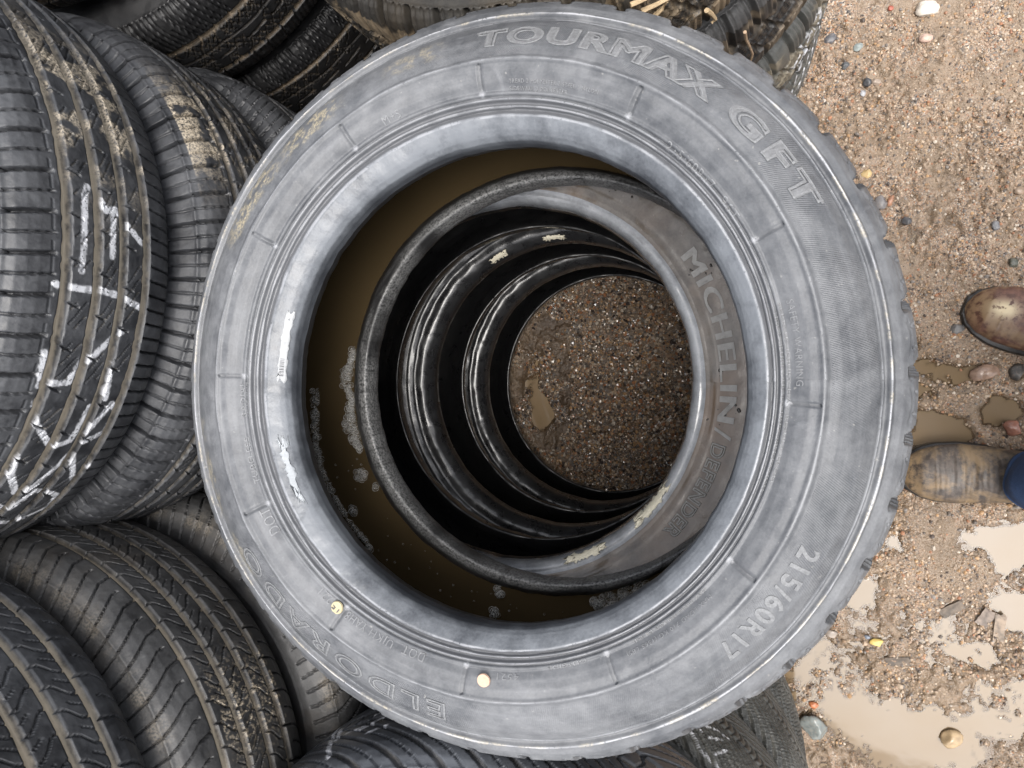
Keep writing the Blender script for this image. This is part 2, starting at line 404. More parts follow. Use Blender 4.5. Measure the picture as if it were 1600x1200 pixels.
def pat_block(seed=3, mudk=.7):
    def f(u, z):
        d = np.zeros_like(u); m = np.zeros_like(u); nz = fbm(u * 22, z * 22, seed, 3)
        tri = np.abs(per(u, .036)) / .018
        for g, ph in ((.034, 0), (0.0, 1), (-.034, 0)):
            zz = z - g - .006 * ((tri if ph else 1 - tri) * 2 - 1)
            s = gr(zz, 0, .0034); d = np.maximum(d, s * .009); m = np.maximum(m, s * 1.2 * nz)
        for j, (a, b) in enumerate(((-.034, 0), (0, .034))):
            inr = (z > a) & (z < b); s = gr(per(u + .35 * (z - a), .036, j * .018), 0, .0028) * inr
            d = np.maximum(d, s * .008); m = np.maximum(m, s * nz)
            s = (1 - sstep(.0003, .001, np.abs(per(u + .35 * (z - a) + .0015 * np.sin(z * 900), .009)))) * inr; d = np.maximum(d, s * .003)
        w_ = np.abs(z)
        s = gr(per(u + np.sign(z) * .009, .036), 0, .0032) * (w_ > .036); d = np.maximum(d, s * .009)
        s = (1 - sstep(.0004, .0012, np.abs(per(u + np.sign(z) * .009, .009)))) * (w_ > .040); d = np.maximum(d, s * .003)
        m = np.maximum(m, (w_ < .07) * sstep(.45, .6, nz) * .8)
        return d, m * mudk
    return f
def pat_vee(seed=3, p=.03, mudk=.25):
    def f(u, z):
        nz = fbm(u * 30, z * 30, seed, 3); w_ = np.abs(z)
        q = u + 1.35 * w_ + 3.5 * w_ ** 2 + np.where(z > 0, 0, p / 2)
        s = gr(per(q, p), 0, .0018 + .018 * w_, .001) * (w_ > .010)
        d = s * .0055
        s2 = (1 - sstep(.0004, .0012, np.abs(per(q, p, p * .5)))) * (w_ > .02); d = np.maximum(d, s2 * .003)
        s3 = gr(w_, .013, .0020); d = np.maximum(d, s3 * .005)
        s4 = (1 - sstep(.0006, .0015, np.abs(per(u - .4 * w_, p * .42)))) * (w_ < .011); d = np.maximum(d, s4 * .003)
        return d, np.maximum(s * nz, s3 * nz * 1.5) * mudk
    return f
def strokes(lines, w=.0030, seed=5):
    """lines: polylines of (theta deg, local z)"""
    def f(thd, z):
        g = np.zeros_like(z); RR = .34
        jit = (fbm(thd * 2.2, z * 190, seed, 2) - .5) * .006
        for L in lines:
            ww = w
            if isinstance(L, tuple) and isinstance(L[0], float) is True: ww, L = L[0], L[1]
            for (a0, z0), (a1, z1) in zip(L[:-1], L[1:]):
                x0, x1 = R_(a0) * RR, R_(a1) * RR
                X = np.radians(thd) * RR
                dx, dz = x1 - x0, z1 - z0; t = np.clip(((X - x0) * dx + (z - z0) * dz) / (dx * dx + dz * dz + 1e-12), 0, 1)
                D = np.hypot(X - x0 - t * dx, z - z0 - t * dz) + jit * .35
                g = np.maximum(g, 1 - sstep(ww * .75, ww * 1.15, D))
        return g
    return f

# ------------------------------------------------------------------ rubber materials
M_top_side = rubber('grey_sidewall_rubber', base=(.070, .074, .082), dust=(.176, .181, .190), amt=.46, rough=(.42, .62), hatch=(.0021, .55, .2790, .3140, .00018), mud=(.42, .36, .24), streak=.20)
M_top_bead = rubber('worn_bead_rubber', base=(.030, .033, .040), dust=(.155, .166, .182), amt=.64, rough=(.32, .46), rfade=(.2138, .2172), mud=(.6, .6, .58))
M_top_tread = rubber('grey_tread_rubber', base=(.060, .064, .072), dust=(.15, .158, .172), amt=.5, rough=(.45, .65))
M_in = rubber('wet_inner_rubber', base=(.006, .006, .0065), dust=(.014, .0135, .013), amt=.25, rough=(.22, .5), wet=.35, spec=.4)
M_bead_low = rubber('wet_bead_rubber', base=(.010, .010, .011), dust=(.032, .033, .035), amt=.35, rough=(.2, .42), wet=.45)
M_bead2 = rubber('pale_wet_bead_rubber', base=(.10, .105, .112), dust=(.26, .27, .285), amt=.55, rough=(.14, .28), wet=.6, rfade=(.2140, .2200))
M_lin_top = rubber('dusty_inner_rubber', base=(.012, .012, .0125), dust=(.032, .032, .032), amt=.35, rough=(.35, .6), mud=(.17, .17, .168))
M_mudside = rubber('mud_filmed_sidewall_rubber', base=(.040, .034, .030), dust=(.135, .120, .105), amt=.6, rough=(.14, .30), brown=.3, browncol=(.17, .115, .075), wet=.25)
def std(n, **k):
    return rubber(n, **k)
M_treadA = std('dark_tread_rubber', base=(.020, .021, .024), dust=(.085, .088, .095), amt=.42, rough=(.36, .58), seed=1.3, mud=(.50, .43, .33))
M_treadD = std('weathered_tread_rubber', base=(.025, .025, .026), dust=(.085, .085, .086), amt=.45, rough=(.40, .62), seed=2.1, mud=(.50, .42, .31), brown=.12, browncol=(.085, .068, .05))
M_treadT = std('black_tread_rubber', base=(.012, .012, .013), dust=(.042, .042, .043), amt=.35, rough=(.38, .6), seed=3.7, mud=(.40, .31, .21))
M_treadG = std('muddy_block_rubber', base=(.02, .019, .018), dust=(.065, .060, .052), amt=.42, rough=(.4, .6), seed=4.7, mud=(.30, .23, .15), brown=.35, browncol=(.09, .068, .042))
M_treadB = std('wet_blue_grey_rubber', base=(.035, .038, .044), dust=(.085, .092, .105), amt=.5, rough=(.24, .42), seed=5.1, mud=(.40, .33, .22), wet=.2)
M_treadK = std('olive_grey_tread_rubber', base=(.035, .036, .034), dust=(.11, .112, .105), amt=.5, rough=(.36, .55), seed=6.1, mud=(.40, .33, .22))

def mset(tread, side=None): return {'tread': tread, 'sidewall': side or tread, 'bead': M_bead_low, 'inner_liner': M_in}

# ------------------------------------------------------------------ main stack
SPOKES = [89.9, 59.0, 120.2, 148.5, 178.9, -151.8, -122.4, -93.2, -63.8, -34.0, -4.0, 25.5]
def side_top(TH, r, z):
    d = np.zeros_like(r); up = z > .05
    a = np.degrees(TH)
    for s in SPOKES:
        da = np.abs(np.mod(a - s + 180, 360) - 180) * np.pi / 180 * r
        d -= (1 - sstep(.0007, .0017, da)) * .0026 * up * (r > .2505) * (r < .2715)
    d += (fbm(TH * 9, r * 40, 3, 3) - .5) * .0022 * up * sstep(.245, .255, r)
    # chipped shoulder edge and soft dents on the bead
    bead = (r < .238) & (np.abs(z) > .055)
    d += (fbm(TH * 16, r * 60, 8, 3) - .5) * .0016 * bead
    return d
def dirt_top(TH, r, z):
    a = np.degrees(TH); a = np.mod(a + 180, 360) - 180
    def blob(c, wdt, r0, r1): return sstep(wdt, wdt * .4, np.abs(np.mod(a - c + 180, 360) - 180)) * sstep(r0 - .004, r0 + .004, r) * (1 - sstep(r1 - .004, r1 + .004, r))
    n = fbm(a * .9, r * 220, 12, 3)
    m = blob(126, 9, .286, .309) + blob(144, 11, .288, .313) * 1.1 + blob(103, 7, .288, .306) * .55 + blob(-160, 8, .300, .318) * .7 + blob(-146, 6, .300, .318) * .5 + blob(-171, 3, .30, .315) * .3
    m = m * sstep(.36, .6, n) * (z > .05)
    rim = (z > .05) * sstep(.0016, .0004, np.abs(r - .3222)) * sstep(.45, .6, fbm(a * .5, r * 0, 4, 3)) * .75
    low = (z < -.050) * sstep(.2295, .2240, r) * sstep(.2122, .2135, r) * sstep(.30, .62, fbm(a * .06, r * 90, 55, 3) + .12) 
    low = low * (1 - sstep(.22, .10, np.abs(np.mod(a + .5 * np.sin(a * 3), 4.6) - 2.3)) * .6)
    return np.clip(m * .8 + rim + low * .9, 0, 1)
def edge_top(TH, r, z):
    n = fbm(TH * 14, r * 0, 61, 3); up = z > .05
    def ln(c, w_, k, lo=.35, hi=.6): return sstep(w_, w_ * .4, np.abs(r - c)) * k * (.35 + .65 * sstep(lo, hi, n))
    g = ln(.3222, .0011, .62) + ln(.3158, .0008, .34) + ln(.2740, .0010, .22) + ln(.2442, .0010, .26) + ln(.2388, .0010, .30) + ln(.2322, .0014, .30)
    a = np.degrees(TH); sp = 0
    for s_ in SPOKES:
        da = np.abs(np.mod(a - s_ + 180, 360) - 180) * np.pi / 180 * r
        sp = sp + sstep(.0035, .0010, np.hypot(da, r - .2490)) * .38
    return np.clip(g + sp, 0, 1) * up
def pat_top(u, z):
    sh = np.abs(z)
    q = u + .35 * (sh - .06) * np.sign(z)
    p = .3475 * 2 * np.pi / 42
    k = per(q, p, .012)
    wdt = .0034 + .30 * np.clip(.0760 - sh, 0, .010)
    s = gr(k, 0, wdt, .0009) * (sh > .035) * (sh < .0785)
    d = s * .012
    k2 = per(q, p / 3, .012); s2 = (1 - sstep(.0004, .0012, np.abs(k2))) * (sh > .052) * (sh < .074); d = np.maximum(d, s2 * .003)
    st = (1 - sstep(.0007, .0018, np.abs(sh - .0765 - .0015 * np.sin(q * 2 * np.pi / p)))) * (np.abs(k) > .012) * .0008; d = np.maximum(d, st)
    for g in (-.03, -.01, .012, .032): d = np.maximum(d, gr(z, g, .004) * .006)
    return d, d * 0
def warp_top(x, y, z, r, z0):
    k = 1 - sstep(.213, .252, r)
    up = (z0 > 0)
    kk = np.where(up, k, 0); lo = np.where(up, 0, k)
    x = x * (1 + .004 * (1 - kk) - .006 * kk + .035 * lo) - .008 * (1 - kk) + .018 * lo
    y = y * (1 + .007 * (1 - kk) + .010 * kk + .006 * lo) - .004 * kk
    x = x - .001 * kk
    return x, y, z
T1 = build_tyre('car_tyre', (-.2124, .003, .7595), {'tread': M_top_tread, 'sidewall': M_top_side, 'bead': M_top_bead, 'inner_liner': M_lin_top, 'bead_low': M_lin_top},
                'large pale grey tyre lying on top of the middle stack', 'tyres stacked on the ground',
                pattern=pat_top, hi=None, dt=(.0022,), step=.0011, istep=.003, fine=FINE_TOP, Ro=.3475, side_fn=side_top, dirt_fn=dirt_top, g_fn=edge_top, warp=warp_top)
GRP = 'tyres stacked on the ground'
m_dark = dict(mset(M_treadD, M_mudside), bead=M_bead2, bead_low=M_bead_low)
def side_wet(TH, r, z):
    bead = (r < .242) & (np.abs(z) > .05)
    return (fbm(TH * 6, r * 60, 8, 2) - .5) * .0030 * bead + (fbm(TH * 12, r * 40, 5, 3) - .5) * .0016
T2 = build_tyre('car_tyre', (-.275, .002, .553), m_dark, 'brown muddy wet tyre directly below the big pale grey tyre, seen through its hole', GRP,
                pattern=pat_curve((-.04, -.013, .013, .04), sh_per=.012), hi=None, dt=(.003,), step=.0022, istep=.004, Rb=.2165, Ro=.335, side_fn=side_wet, seed=2, narrow=True)
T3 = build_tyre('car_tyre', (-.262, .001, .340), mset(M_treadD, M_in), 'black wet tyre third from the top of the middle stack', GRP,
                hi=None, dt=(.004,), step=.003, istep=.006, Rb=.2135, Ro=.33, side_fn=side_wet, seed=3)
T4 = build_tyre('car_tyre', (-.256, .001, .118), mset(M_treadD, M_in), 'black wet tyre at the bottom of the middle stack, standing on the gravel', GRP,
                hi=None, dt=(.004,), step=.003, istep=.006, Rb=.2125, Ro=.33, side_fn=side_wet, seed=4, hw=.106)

def wob(a, r, seed):
    """how far a tyre's top sidewall stands off its ideal profile at angle a, radius r"""
    a = a % (2 * math.pi)
    w_ = .0015 * math.sin(2 * a + seed) + .0008 * math.sin(5 * a + seed * 2)
    A, R = np.array(a), np.array(r)
    if seed == 1: w_ += float((fbm(A * 9, R * 40, 3, 3) - .5) * .0022) * float(sstep(.245, .255, R)) + (float((fbm(A * 16, R * 60, 8, 3) - .5) * .0016) if r < .238 else 0)
    else: w_ += float((fbm(A * 12, R * 40, 5, 3) - .5) * .0016) + (float((fbm(A * 6, R * 60, 8, 2) - .5) * .0030) if r < .242 else 0)
    return w_
# ------------------------------------------------------------------ lettering bent round the sidewall
ztop_r = np.array([p[0] for p in FINE_TOP][::-1]); ztop_z = np.array([p[1] for p in FINE_TOP][::-1])
def z_top(r): return float(np.interp(r, ztop_r, ztop_z))
def z_t2(r):
    pts = [(.3195, .1045), (.3165, .1040), (.312, .1055), (.300, .110), (.285, .1125), (.2700, .1110), (.256, .1080), (.2445, .1035), (.233, .0985)][::-1]
    rr = [.2165 + (a - .213) * (.335 - .2165) / .127 for a, b in pts]; return float(np.interp(r, rr, [b * .098 / .113 for a, b in pts]))
def arc_text(parent, name, txt, r0, a0, a1, h, zf, mat, extrude=.0006, outline=0.0, bold=0.0, lift=.0, warpf=None, label=None, fill='BOTH', space=1.0, seed=1):
    """letters stand with their feet at radius r0 and tops outward, reading clockwise from angle a0 to a1 (degrees)"""
    cu = bpy.data.curves.new(name, 'FONT'); cu.body = txt; cu.size = 1.0; cu.space_character = space
    cu.offset = bold; cu.resolution_u = 4
    if outline: cu.fill_mode = 'NONE'; cu.bevel_depth = outline / h * .72; cu.bevel_resolution = 1
    else: cu.extrude = 0.05
    o = bpy.data.objects.new(name, cu); sc.collection.objects.link(o)
    bpy.context.view_layer.update()
    dg = bpy.context.evaluated_depsgraph_get(); me = bpy.data.meshes.new_from_object(o.evaluated_get(dg))
    bpy.data.objects.remove(o); bpy.data.curves.remove(cu)
    bm = bmesh.new(); bm.from_mesh(me)
    xs = [v.co.x for v in bm.verts]; x0, x1 = min(xs), max(xs)
    ys = [v.co.y for v in bm.verts]; y0, y1 = min(ys), max(ys)
    rm = r0 + h / 2; L = abs(R_(a0 - a1)) * rm; sx = L / (x1 - x0); sy = h / (y1 - y0)
    lim = .003 / sx
    bmesh.ops.triangulate(bm, faces=bm.faces[:], quad_method='BEAUTY', ngon_method='EAR_CLIP')
    for _ in range(3):
        es = [e for e in bm.edges if e.calc_length() > lim * 1.3]
        if not es or len(bm.verts) > 60000: break
        bmesh.ops.subdivide_edges(bm, edges=es, cuts=1)
    for v in bm.verts:
        rr = r0 + (v.co.y - y0) * sy; a = R_(a0) - (v.co.x - x0) * sx / rm
        zz = zf(rr) + wob(a, rr, seed) + lift + (v.co.z * (extrude / .05) if not outline else v.co.z * h)
        p = [rr * math.cos(a), rr * math.sin(a), zz]
        if warpf: q = warpf(np.array(p[0]), np.array(p[1]), np.array(p[2]), np.array(rr), np.array(.1)); p = [float(c) for c in q]
        v.co = p
    bm.to_mesh(me); bm.free(); me.materials.clear(); me.materials.append(mat); me.name = name
    ob = bpy.data.objects.new(name, me); link(ob, parent)
    if label: ob['label'] = label
    return ob
M_let = plain('raised_letter_rubber', (.215, .220, .228), .5, .3, 500)
M_letf = plain('letter_face_rubber', (.190, .194, .202), .5, .3, 300)
M_let2 = plain('inner_letter_rubber', (.25, .245, .235), .35, .2, 200)
M_lets = plain('small_letter_rubber', (.235, .24, .25), .5, .3, 600)
wf = lambda x, y, z, r, z0: warp_top(x, y, z, r, z0)
def both(txt, r0, a0, a1, h, face=True, **k):
    arc_text(T1, 'lettering', txt, r0, a0, a1, h, z_top, M_let, outline=.0009, warpf=wf, lift=.0004, **k)
    k['bold'] = 0.0
    if face:
        for q in (-1, 0, 1): arc_text(T1, 'lettering', txt, r0 + .0004, a0 + q * .22, a1 + q * .22, h - .0008, z_top, M_letf, extrude=.0006, warpf=wf, lift=.0002 + .00006 * q, **k)
both('TOURMAX', .2865, 90.8, 48.5, .0195, bold=.030, space=1.15)
both('GFT', .2865, 45.2, 26.0, .0195, bold=.030, space=1.3)
both('ELDORADO', .2850, -96.5, -146.5, .0195, face=False, bold=.008, space=1.3)
arc_text(T1, 'lettering', '215/60R17', .2855, -25.4, -46.6, .0168, z_top, M_let, extrude=.0007, bold=.028, space=1.2, warpf=wf)
for txt, r0, a0, a1, h in (('215/60R17', .2425, 49.8, 37.9, .0068), ('96T', .2425, 35.2, 30.6, .0068), ('RADIAL', .2465, -172.0, -179.8, .0055), ('TUBELESS', .2475, -156.8, -167.3, .0055),
                           ('DOT', .2490, -102.3, -107.3, .0072), ('UJKH', .2490, -109.6, -115.2, .0072), ('YAH8', .2500, -116.3, -121.6, .0066), ('1221', .2500, -124.8, -129.2, .0066),
                           ('DOT', .2490, -145.0, -151.0, .0090), ('SAFETY WARNING', .2545, 13.5, -1.0, .0050),
                           ('SERIOUS INJURY MAY RESULT FROM', .2480, 13.5, -18.0, .0030), ('TIRE FAILURE DUE TO UNDERINFLATION', .2435, 12.5, -20.0, .0030),
                           ('TREAD 2 POLYESTER 2 STEEL 1 NYLON', .2550, 84.0, 66.0, .0030), ('SIDEWALL 2 POLYESTER', .2500, 84.0, 72.0, .0030),
                           ('MAX LOAD 710 KG (1565 LBS)', .2530, -41.0, -60.0, .0040), ('MAX PRESS 350 KPA (51 PSI)', .2470, -41.0, -58.0, .0040),
                           ('M+S', .2510, 112.0, 108.0, .0060), ('OUTSIDE', .2470, -68, -76, .0040), ('4521', .2520, -82, -86.5, .0045)):
    arc_text(T1, 'small_lettering', txt, r0, a0, a1, h, z_top, M_lets, extrude=.00035, lift=.0004, bold=.0, space=1.15, warpf=wf)
for q in (-1, 0, 1): arc_text(T2, 'lettering', 'MICHELIN', .2475, 33.5 + q * .30, -9.5 + q * .30, .0180, z_t2, M_let2, extrude=.0006, space=1.12, seed=2, lift=.0004 + .00006 * q, label='pale grey raised maker name lettering')
arc_text(T2, 'lettering', '/', .2470, -11.3, -13.8, .0190, z_t2, M_let2, extrude=.0006, bold=.01, seed=2, lift=.0004)
arc_text(T2, 'lettering', 'DEFENDER', .2480, -15.2, -41.5, .0155, z_t2, M_let2, outline=.0010, bold=.012, space=1.15, seed=2, lift=.0006)

def patch_on(parent, name, a_c, a_h, r_a, r_b, zf, mat, lift=.0008, rag=0, warpf=None, label=None, seed=1, thick=.0008, tseed=1):
    """thin curved patch following the rubber (label, paint dot strip)"""
    na, nr = 40, 8; vs = []; fs = []
    for top in (0, 1):
        for i in range(na + 1):
            for j in range(nr + 1):
                t = i / na * 2 - 1; s = j / nr
                ra = rag * (vnoise(np.array(i * .7), np.array(j * 1.1 + 7 * seed), seed) - .5)
                a = R_(a_c + a_h * t + (0 if abs(t) < .7 else float(ra) * a_h)); r = r_a + (r_b - r_a) * s
                if rag and j in (0, nr): r += (float(vnoise(np.array(i * .55), np.array(j * 3. + seed), seed + 2)) - .5) * (r_b - r_a) * rag
                z = zf(r) + wob(a, r, tseed) + lift + (0 if top else -thick)
                p = [r * math.cos(a), r * math.sin(a), z]
                if warpf: p = [float(c) for c in warpf(np.array(p[0]), np.array(p[1]), np.array(z), np.array(r), np.array(.1))]
                vs.append(p)
    m = nr + 1; K = (na + 1) * m
    for i in range(na):
        for j in range(nr):
            q = [i * m + j, (i + 1) * m + j, (i + 1) * m + j + 1, i * m + j + 1]
            fs.append([K + v for v in q]); fs.append(q[::-1])
    for i in range(na):
        for j in (0, nr):
            q = [i * m + j, (i + 1) * m + j, K + (i + 1) * m + j, K + i * m + j]; fs.append(q)
    for i in (0, na):
        for j in range(nr):
            fs.append([i * m + j, i * m + j + 1, K + i * m + j + 1, K + i * m + j])
    o = mesh_from(name, vs, fs, mat, True, parent)
    if label: o['label'] = label
    return o
def disc_on(parent, name, a, r, rad, zf, mat, label):
    cx, cy = r * math.cos(R_(a)), r * math.sin(R_(a)); x, y, z = warp_top(np.array(cx), np.array(cy), np.array(zf(r) + wob(R_(a), r, 1) + .0022), np.array(r), np.array(.1))
    bm = bmesh.new(); bmesh.ops.create_cone(bm, cap_ends=True, segments=40, radius1=rad, radius2=rad * .93, depth=.0016)
    for v in bm.verts: v.co += Vector((float(x), float(y), float(z)))
    me = bpy.data.meshes.new(name); bm.to_mesh(me); bm.free(); me.materials.append(mat); o = bpy.data.objects.new(name, me); link(o, parent); o['label'] = label; return o
def label_mat(name, a):
    t = NT(name); at_ = t.attr('tyre_uv'); co = t.obj(); n = t.noise(co, 350, 3)
    t.l(t.mix(t.ramp(n, .3, .7), tuple(c * .8 for c in a), a), t.b.inputs['Base Color']); t.b.inputs['Roughness'].default_value = .55
    return t.m
M_paper = label_mat('worn_white_paper', (.40, .41, .42)); M_scuff = label_mat('white_scuff', (.33, .35, .37)); M_cream = label_mat('cream_paint', (.50, .43, .27)); M_pink = label_mat('peach_paint', (.56, .38, .28)); M_peel = label_mat('peeling_cream_sticker', (.62, .58, .46))
M_ink = plain('grey_ink', (.12, .12, .13), .6)
patch_on(T1, 'paper_label', 170.0, 8.6, .2185, .2238, z_top, M_paper, rag=.25, warpf=wf, label='narrow worn white paper label')
# bars and digits printed on the paper label
bars = []; fs = []
rb = random.Random(4)
a = 173.5
while a < 178.0:
    wd = rb.choice([.12, .2, .3])
    k = len(bars)
    for aa, rr in ((a, .2198), (a + wd, .2198), (a + wd, .2226), (a, .2226)):
        x, y, z = warp_top(np.array(rr * math.cos(R_(aa))), np.array(rr * math.sin(R_(aa))), np.array(z_top(rr) + wob(R_(aa), rr, 1) + .0011), np.array(rr), np.array(.1)); bars.append((float(x), float(y), float(z)))
    fs.append([k, k + 1, k + 2, k + 3]); a += wd + rb.choice([.15, .25])
mesh_from('barcode', bars, fs, M_ink, False, T1)
patch_on(T1, 'paper_label', -158.5, 7.5, .2215, .2265, z_top, M_scuff, rag=.7, warpf=wf, label='torn white remains of a label', seed=3)
disc_on(T1, 'paint_dot', -124.0, .2535, .0062, z_top, M_cream, 'cream round paint dot')
disc_on(T1, 'paint_dot', -89.0, .2575, .0060, z_top, M_pink, 'peach round paint dot')
arc_text(T1, 'small_lettering', '15', .2512, -123.2, -125.0, .0045, lambda r: z_top(r) + .0031, M_ink, extrude=.0003, warpf=wf)
# cream peeling stickers on the second tyre's rim edge
def z_b2(r):
    pts = [(.2128, .072), (.2135, .0800), (.2150, .0870), (.2175, .0925), (.2205, .0955), (.2235, .0965), (.2300, .098), (.2430, .1045), (.256, .108)]
    rr = [.2165 + (a - .213) * (.335 - .2165) / .127 for a, b in pts]; return float(np.interp(r, rr, [b * .098 / .113 for a, b in pts]))
for ac, ah, sd in ((-38.5, 7.0, 2), (-64.0, 6.5, 5)):
    patch_on(T2, 'peeling_label', ac, ah, .2185, .2262, z_b2, M_peel, rag=.6, label='cream peeling paper strip', seed=sd, lift=.0014, tseed=2)
for ac, ah, sd in ((117, 3.6, 2), (93, 4.2, 5)):
    patch_on(T3, 'peeling_label', ac, ah, .2155, .2205, lambda r: z_b2(r + .003) - .0005, M_peel, rag=.5, label='pale scuffed paper strip', seed=sd, lift=.002, tseed=3)

# ------------------------------------------------------------------ muddy water lying inside the top tyre
def water_mat(name, deep, shallow=None, rough=.03):
    t = NT(name); co = t.obj(); n = t.noise(co, 7, 3, .5, .4)
    t.l(t.mix(t.ramp(n, .3, .7), deep, shallow or tuple(c * 1.25 for c in deep)), t.b.inputs['Base Color'])
    t.b.inputs['Roughness'].default_value = rough; t.b.inputs['IOR'].default_value = 1.33
    t.l(t.bump(t.noise(co, 30, 2), .05, .001), t.b.inputs['Normal']); return t.m
M_water_in = water_mat('brown_green_water', (.034, .024, .012))
def ring_sheet(name, c, r0, r1, z, mat, n=160):
    vs = []; fs = []
    for i in range(n):
        a = 2 * math.pi * i / n
        for r in (r0, r1): vs.append((c[0] + r * math.cos(a), c[1] + r * math.sin(a), z))
    for i in range(n):
        j = (i + 1) % n; fs.append([2 * i, 2 * i + 1, 2 * j + 1, 2 * j])
    return mesh_from(name, vs, fs, mat)
WZ = .7595 - .0745
wt = ring_sheet('water', (-.2124, .003), .2340, .322, WZ, M_water_in); tag(wt, kind='structure')

# foam and bubbles on that water
def bubble_mat():
    m = bpy.data.materials.new('foam_bubble_film'); m.use_nodes = True; t = m.node_tree; t.nodes.clear()
    N = t.nodes.new; L = t.links.new
    o = N('ShaderNodeOutputMaterial'); mx = N('ShaderNodeMixShader'); a = N('ShaderNodeBsdfTransparent'); g = N('ShaderNodeBsdfPrincipled')
    g.inputs['Base Color'].default_value = (.50, .49, .46, 1); g.inputs['Roughness'].default_value = .12
    lw = N('ShaderNodeLayerWeight'); lw.inputs[0].default_value = .5
    mr = N('ShaderNodeMapRange'); mr.inputs[1].default_value = .42; mr.inputs[2].default_value = .62; mr.inputs[3].default_value = .08; mr.inputs[4].default_value = .85
    L(lw.outputs['Facing'], mr.inputs[0]); L(mr.outputs[0], mx.inputs[0]); L(a.outputs[0], mx.inputs[1]); L(g.outputs[0], mx.inputs[2]); L(mx.outputs[0], o.inputs[0])
    return m
M_bub = bubble_mat()
def ico(sub=1):
    bm = bmesh.new(); bmesh.ops.create_icosphere(bm, subdivisions=sub, radius=1); v = np.array([x.co[:] for x in bm.verts]); f = np.array([[q.index for q in p.verts] for p in bm.faces]); bm.free(); return v, f
IV1, IF1 = ico(1); IV2, IF2 = ico(2); IV3, IF3 = ico(3); IV4, IF4 = ico(4)
def scatter_mesh(name, items, V, F, mat, attrs=None, kind=None, smooth_=True, jitter=0.0):
    """items: (n,3) centres, (n,3) scales"""
    c, s = items; n = len(c)
    ang = rng.random((n, 3)) * 6.28
    vv = np.tile(V, (n, 1, 1))
    if jitter: vv = vv * (1 + (rng.random((n, len(V), 1)) - .5) * jitter)
    vv = vv * s[:, None, :]
    ca, sa = np.cos(ang[:, 0])[:, None], np.sin(ang[:, 0])[:, None]
    x = vv[..., 0] * ca - vv[..., 1] * sa; y = vv[..., 0] * sa + vv[..., 1] * ca
    cb, sb = np.cos(ang[:, 1] * .1)[:, None], np.sin(ang[:, 1] * .1)[:, None]
    z = vv[..., 2] * cb + x * sb; x = x * cb - vv[..., 2] * sb
    co = np.stack([x, y, z], 2) + c[:, None, :]
    f = (F[None] + (np.arange(n) * len(V))[:, None, None]).reshape(-1, 3)
    at = {}
    for k, v in (attrs or {}).items(): at[k] = np.repeat(v, len(V), axis=0)
    o = mesh_from(name, co.reshape(-1, 3), f, mat, smooth_, None, at)
    if kind: o['kind'] = kind
    return o
def foam_patch(pts, zs):
    c = []; s = []
    for (x, y, R0, n, rmin, rmax) in pts:
        for _ in range(n):
            a = rng.random() * 6.28; q = math.sqrt(rng.random()) * R0; r = rmin + (rmax - rmin) * rng.random() ** 3
            c.append((x + q * math.cos(a), y + q * math.sin(a), zs + r * .1)); s.append((r, r, r))
    return np.array(c), np.array(s)
ft = (-.2124, 0)
def pol1(a, r): return (ft[0] + r * math.cos(R_(a)), ft[1] + r * math.sin(R_(a)))
fl = []
for a in np.arange(170, 199, .6):   # broad strip of foam against the lower rim edge, to the left
    wv = .003 + .006 * math.exp(-((a - 178) / 4) ** 2) + .007 * math.exp(-((a - 192) / 4) ** 2)
    x, y = pol1(a, .2430 + wv); fl.append((x, y, wv, 8, .0007, .0052))
for a in np.arange(182, 222, .6):    # fine foam at the outer shore
    x, y = pol1(a, .3075 - .0006 * abs(a - 200)); fl.append((x, y, .0050 if a < 206 else .0022, 7 if a < 206 else 4, .0008, .0044))
for a, r, w_, n in ((205.5, .2580, .0075, 34), (212.3, .286, .0048, 18), (210, .246, .003, 8), (222, .299, .005, 18), (256.9, .2410, .0055, 30), (257.2, .2665, .0048, 26), (284, .2450, .008, 50), (287, .246, .010, 60), (292, .244, .010, 60), (296, .243, .008, 40)):
    x, y = pol1(a, r); fl.append((x, y, w_, n, .0008, .0050))
for _ in range(50):
    a = 200 + rng.random() * 90; x, y = pol1(a, .245 + rng.random() * .05); fl.append((x, y, .0012, 2, .0004, .0013))
c_, s_ = foam_patch(fl, WZ)
scatter_mesh('foam', (c_, s_), IV2, IF2, M_bub, kind='stuff')

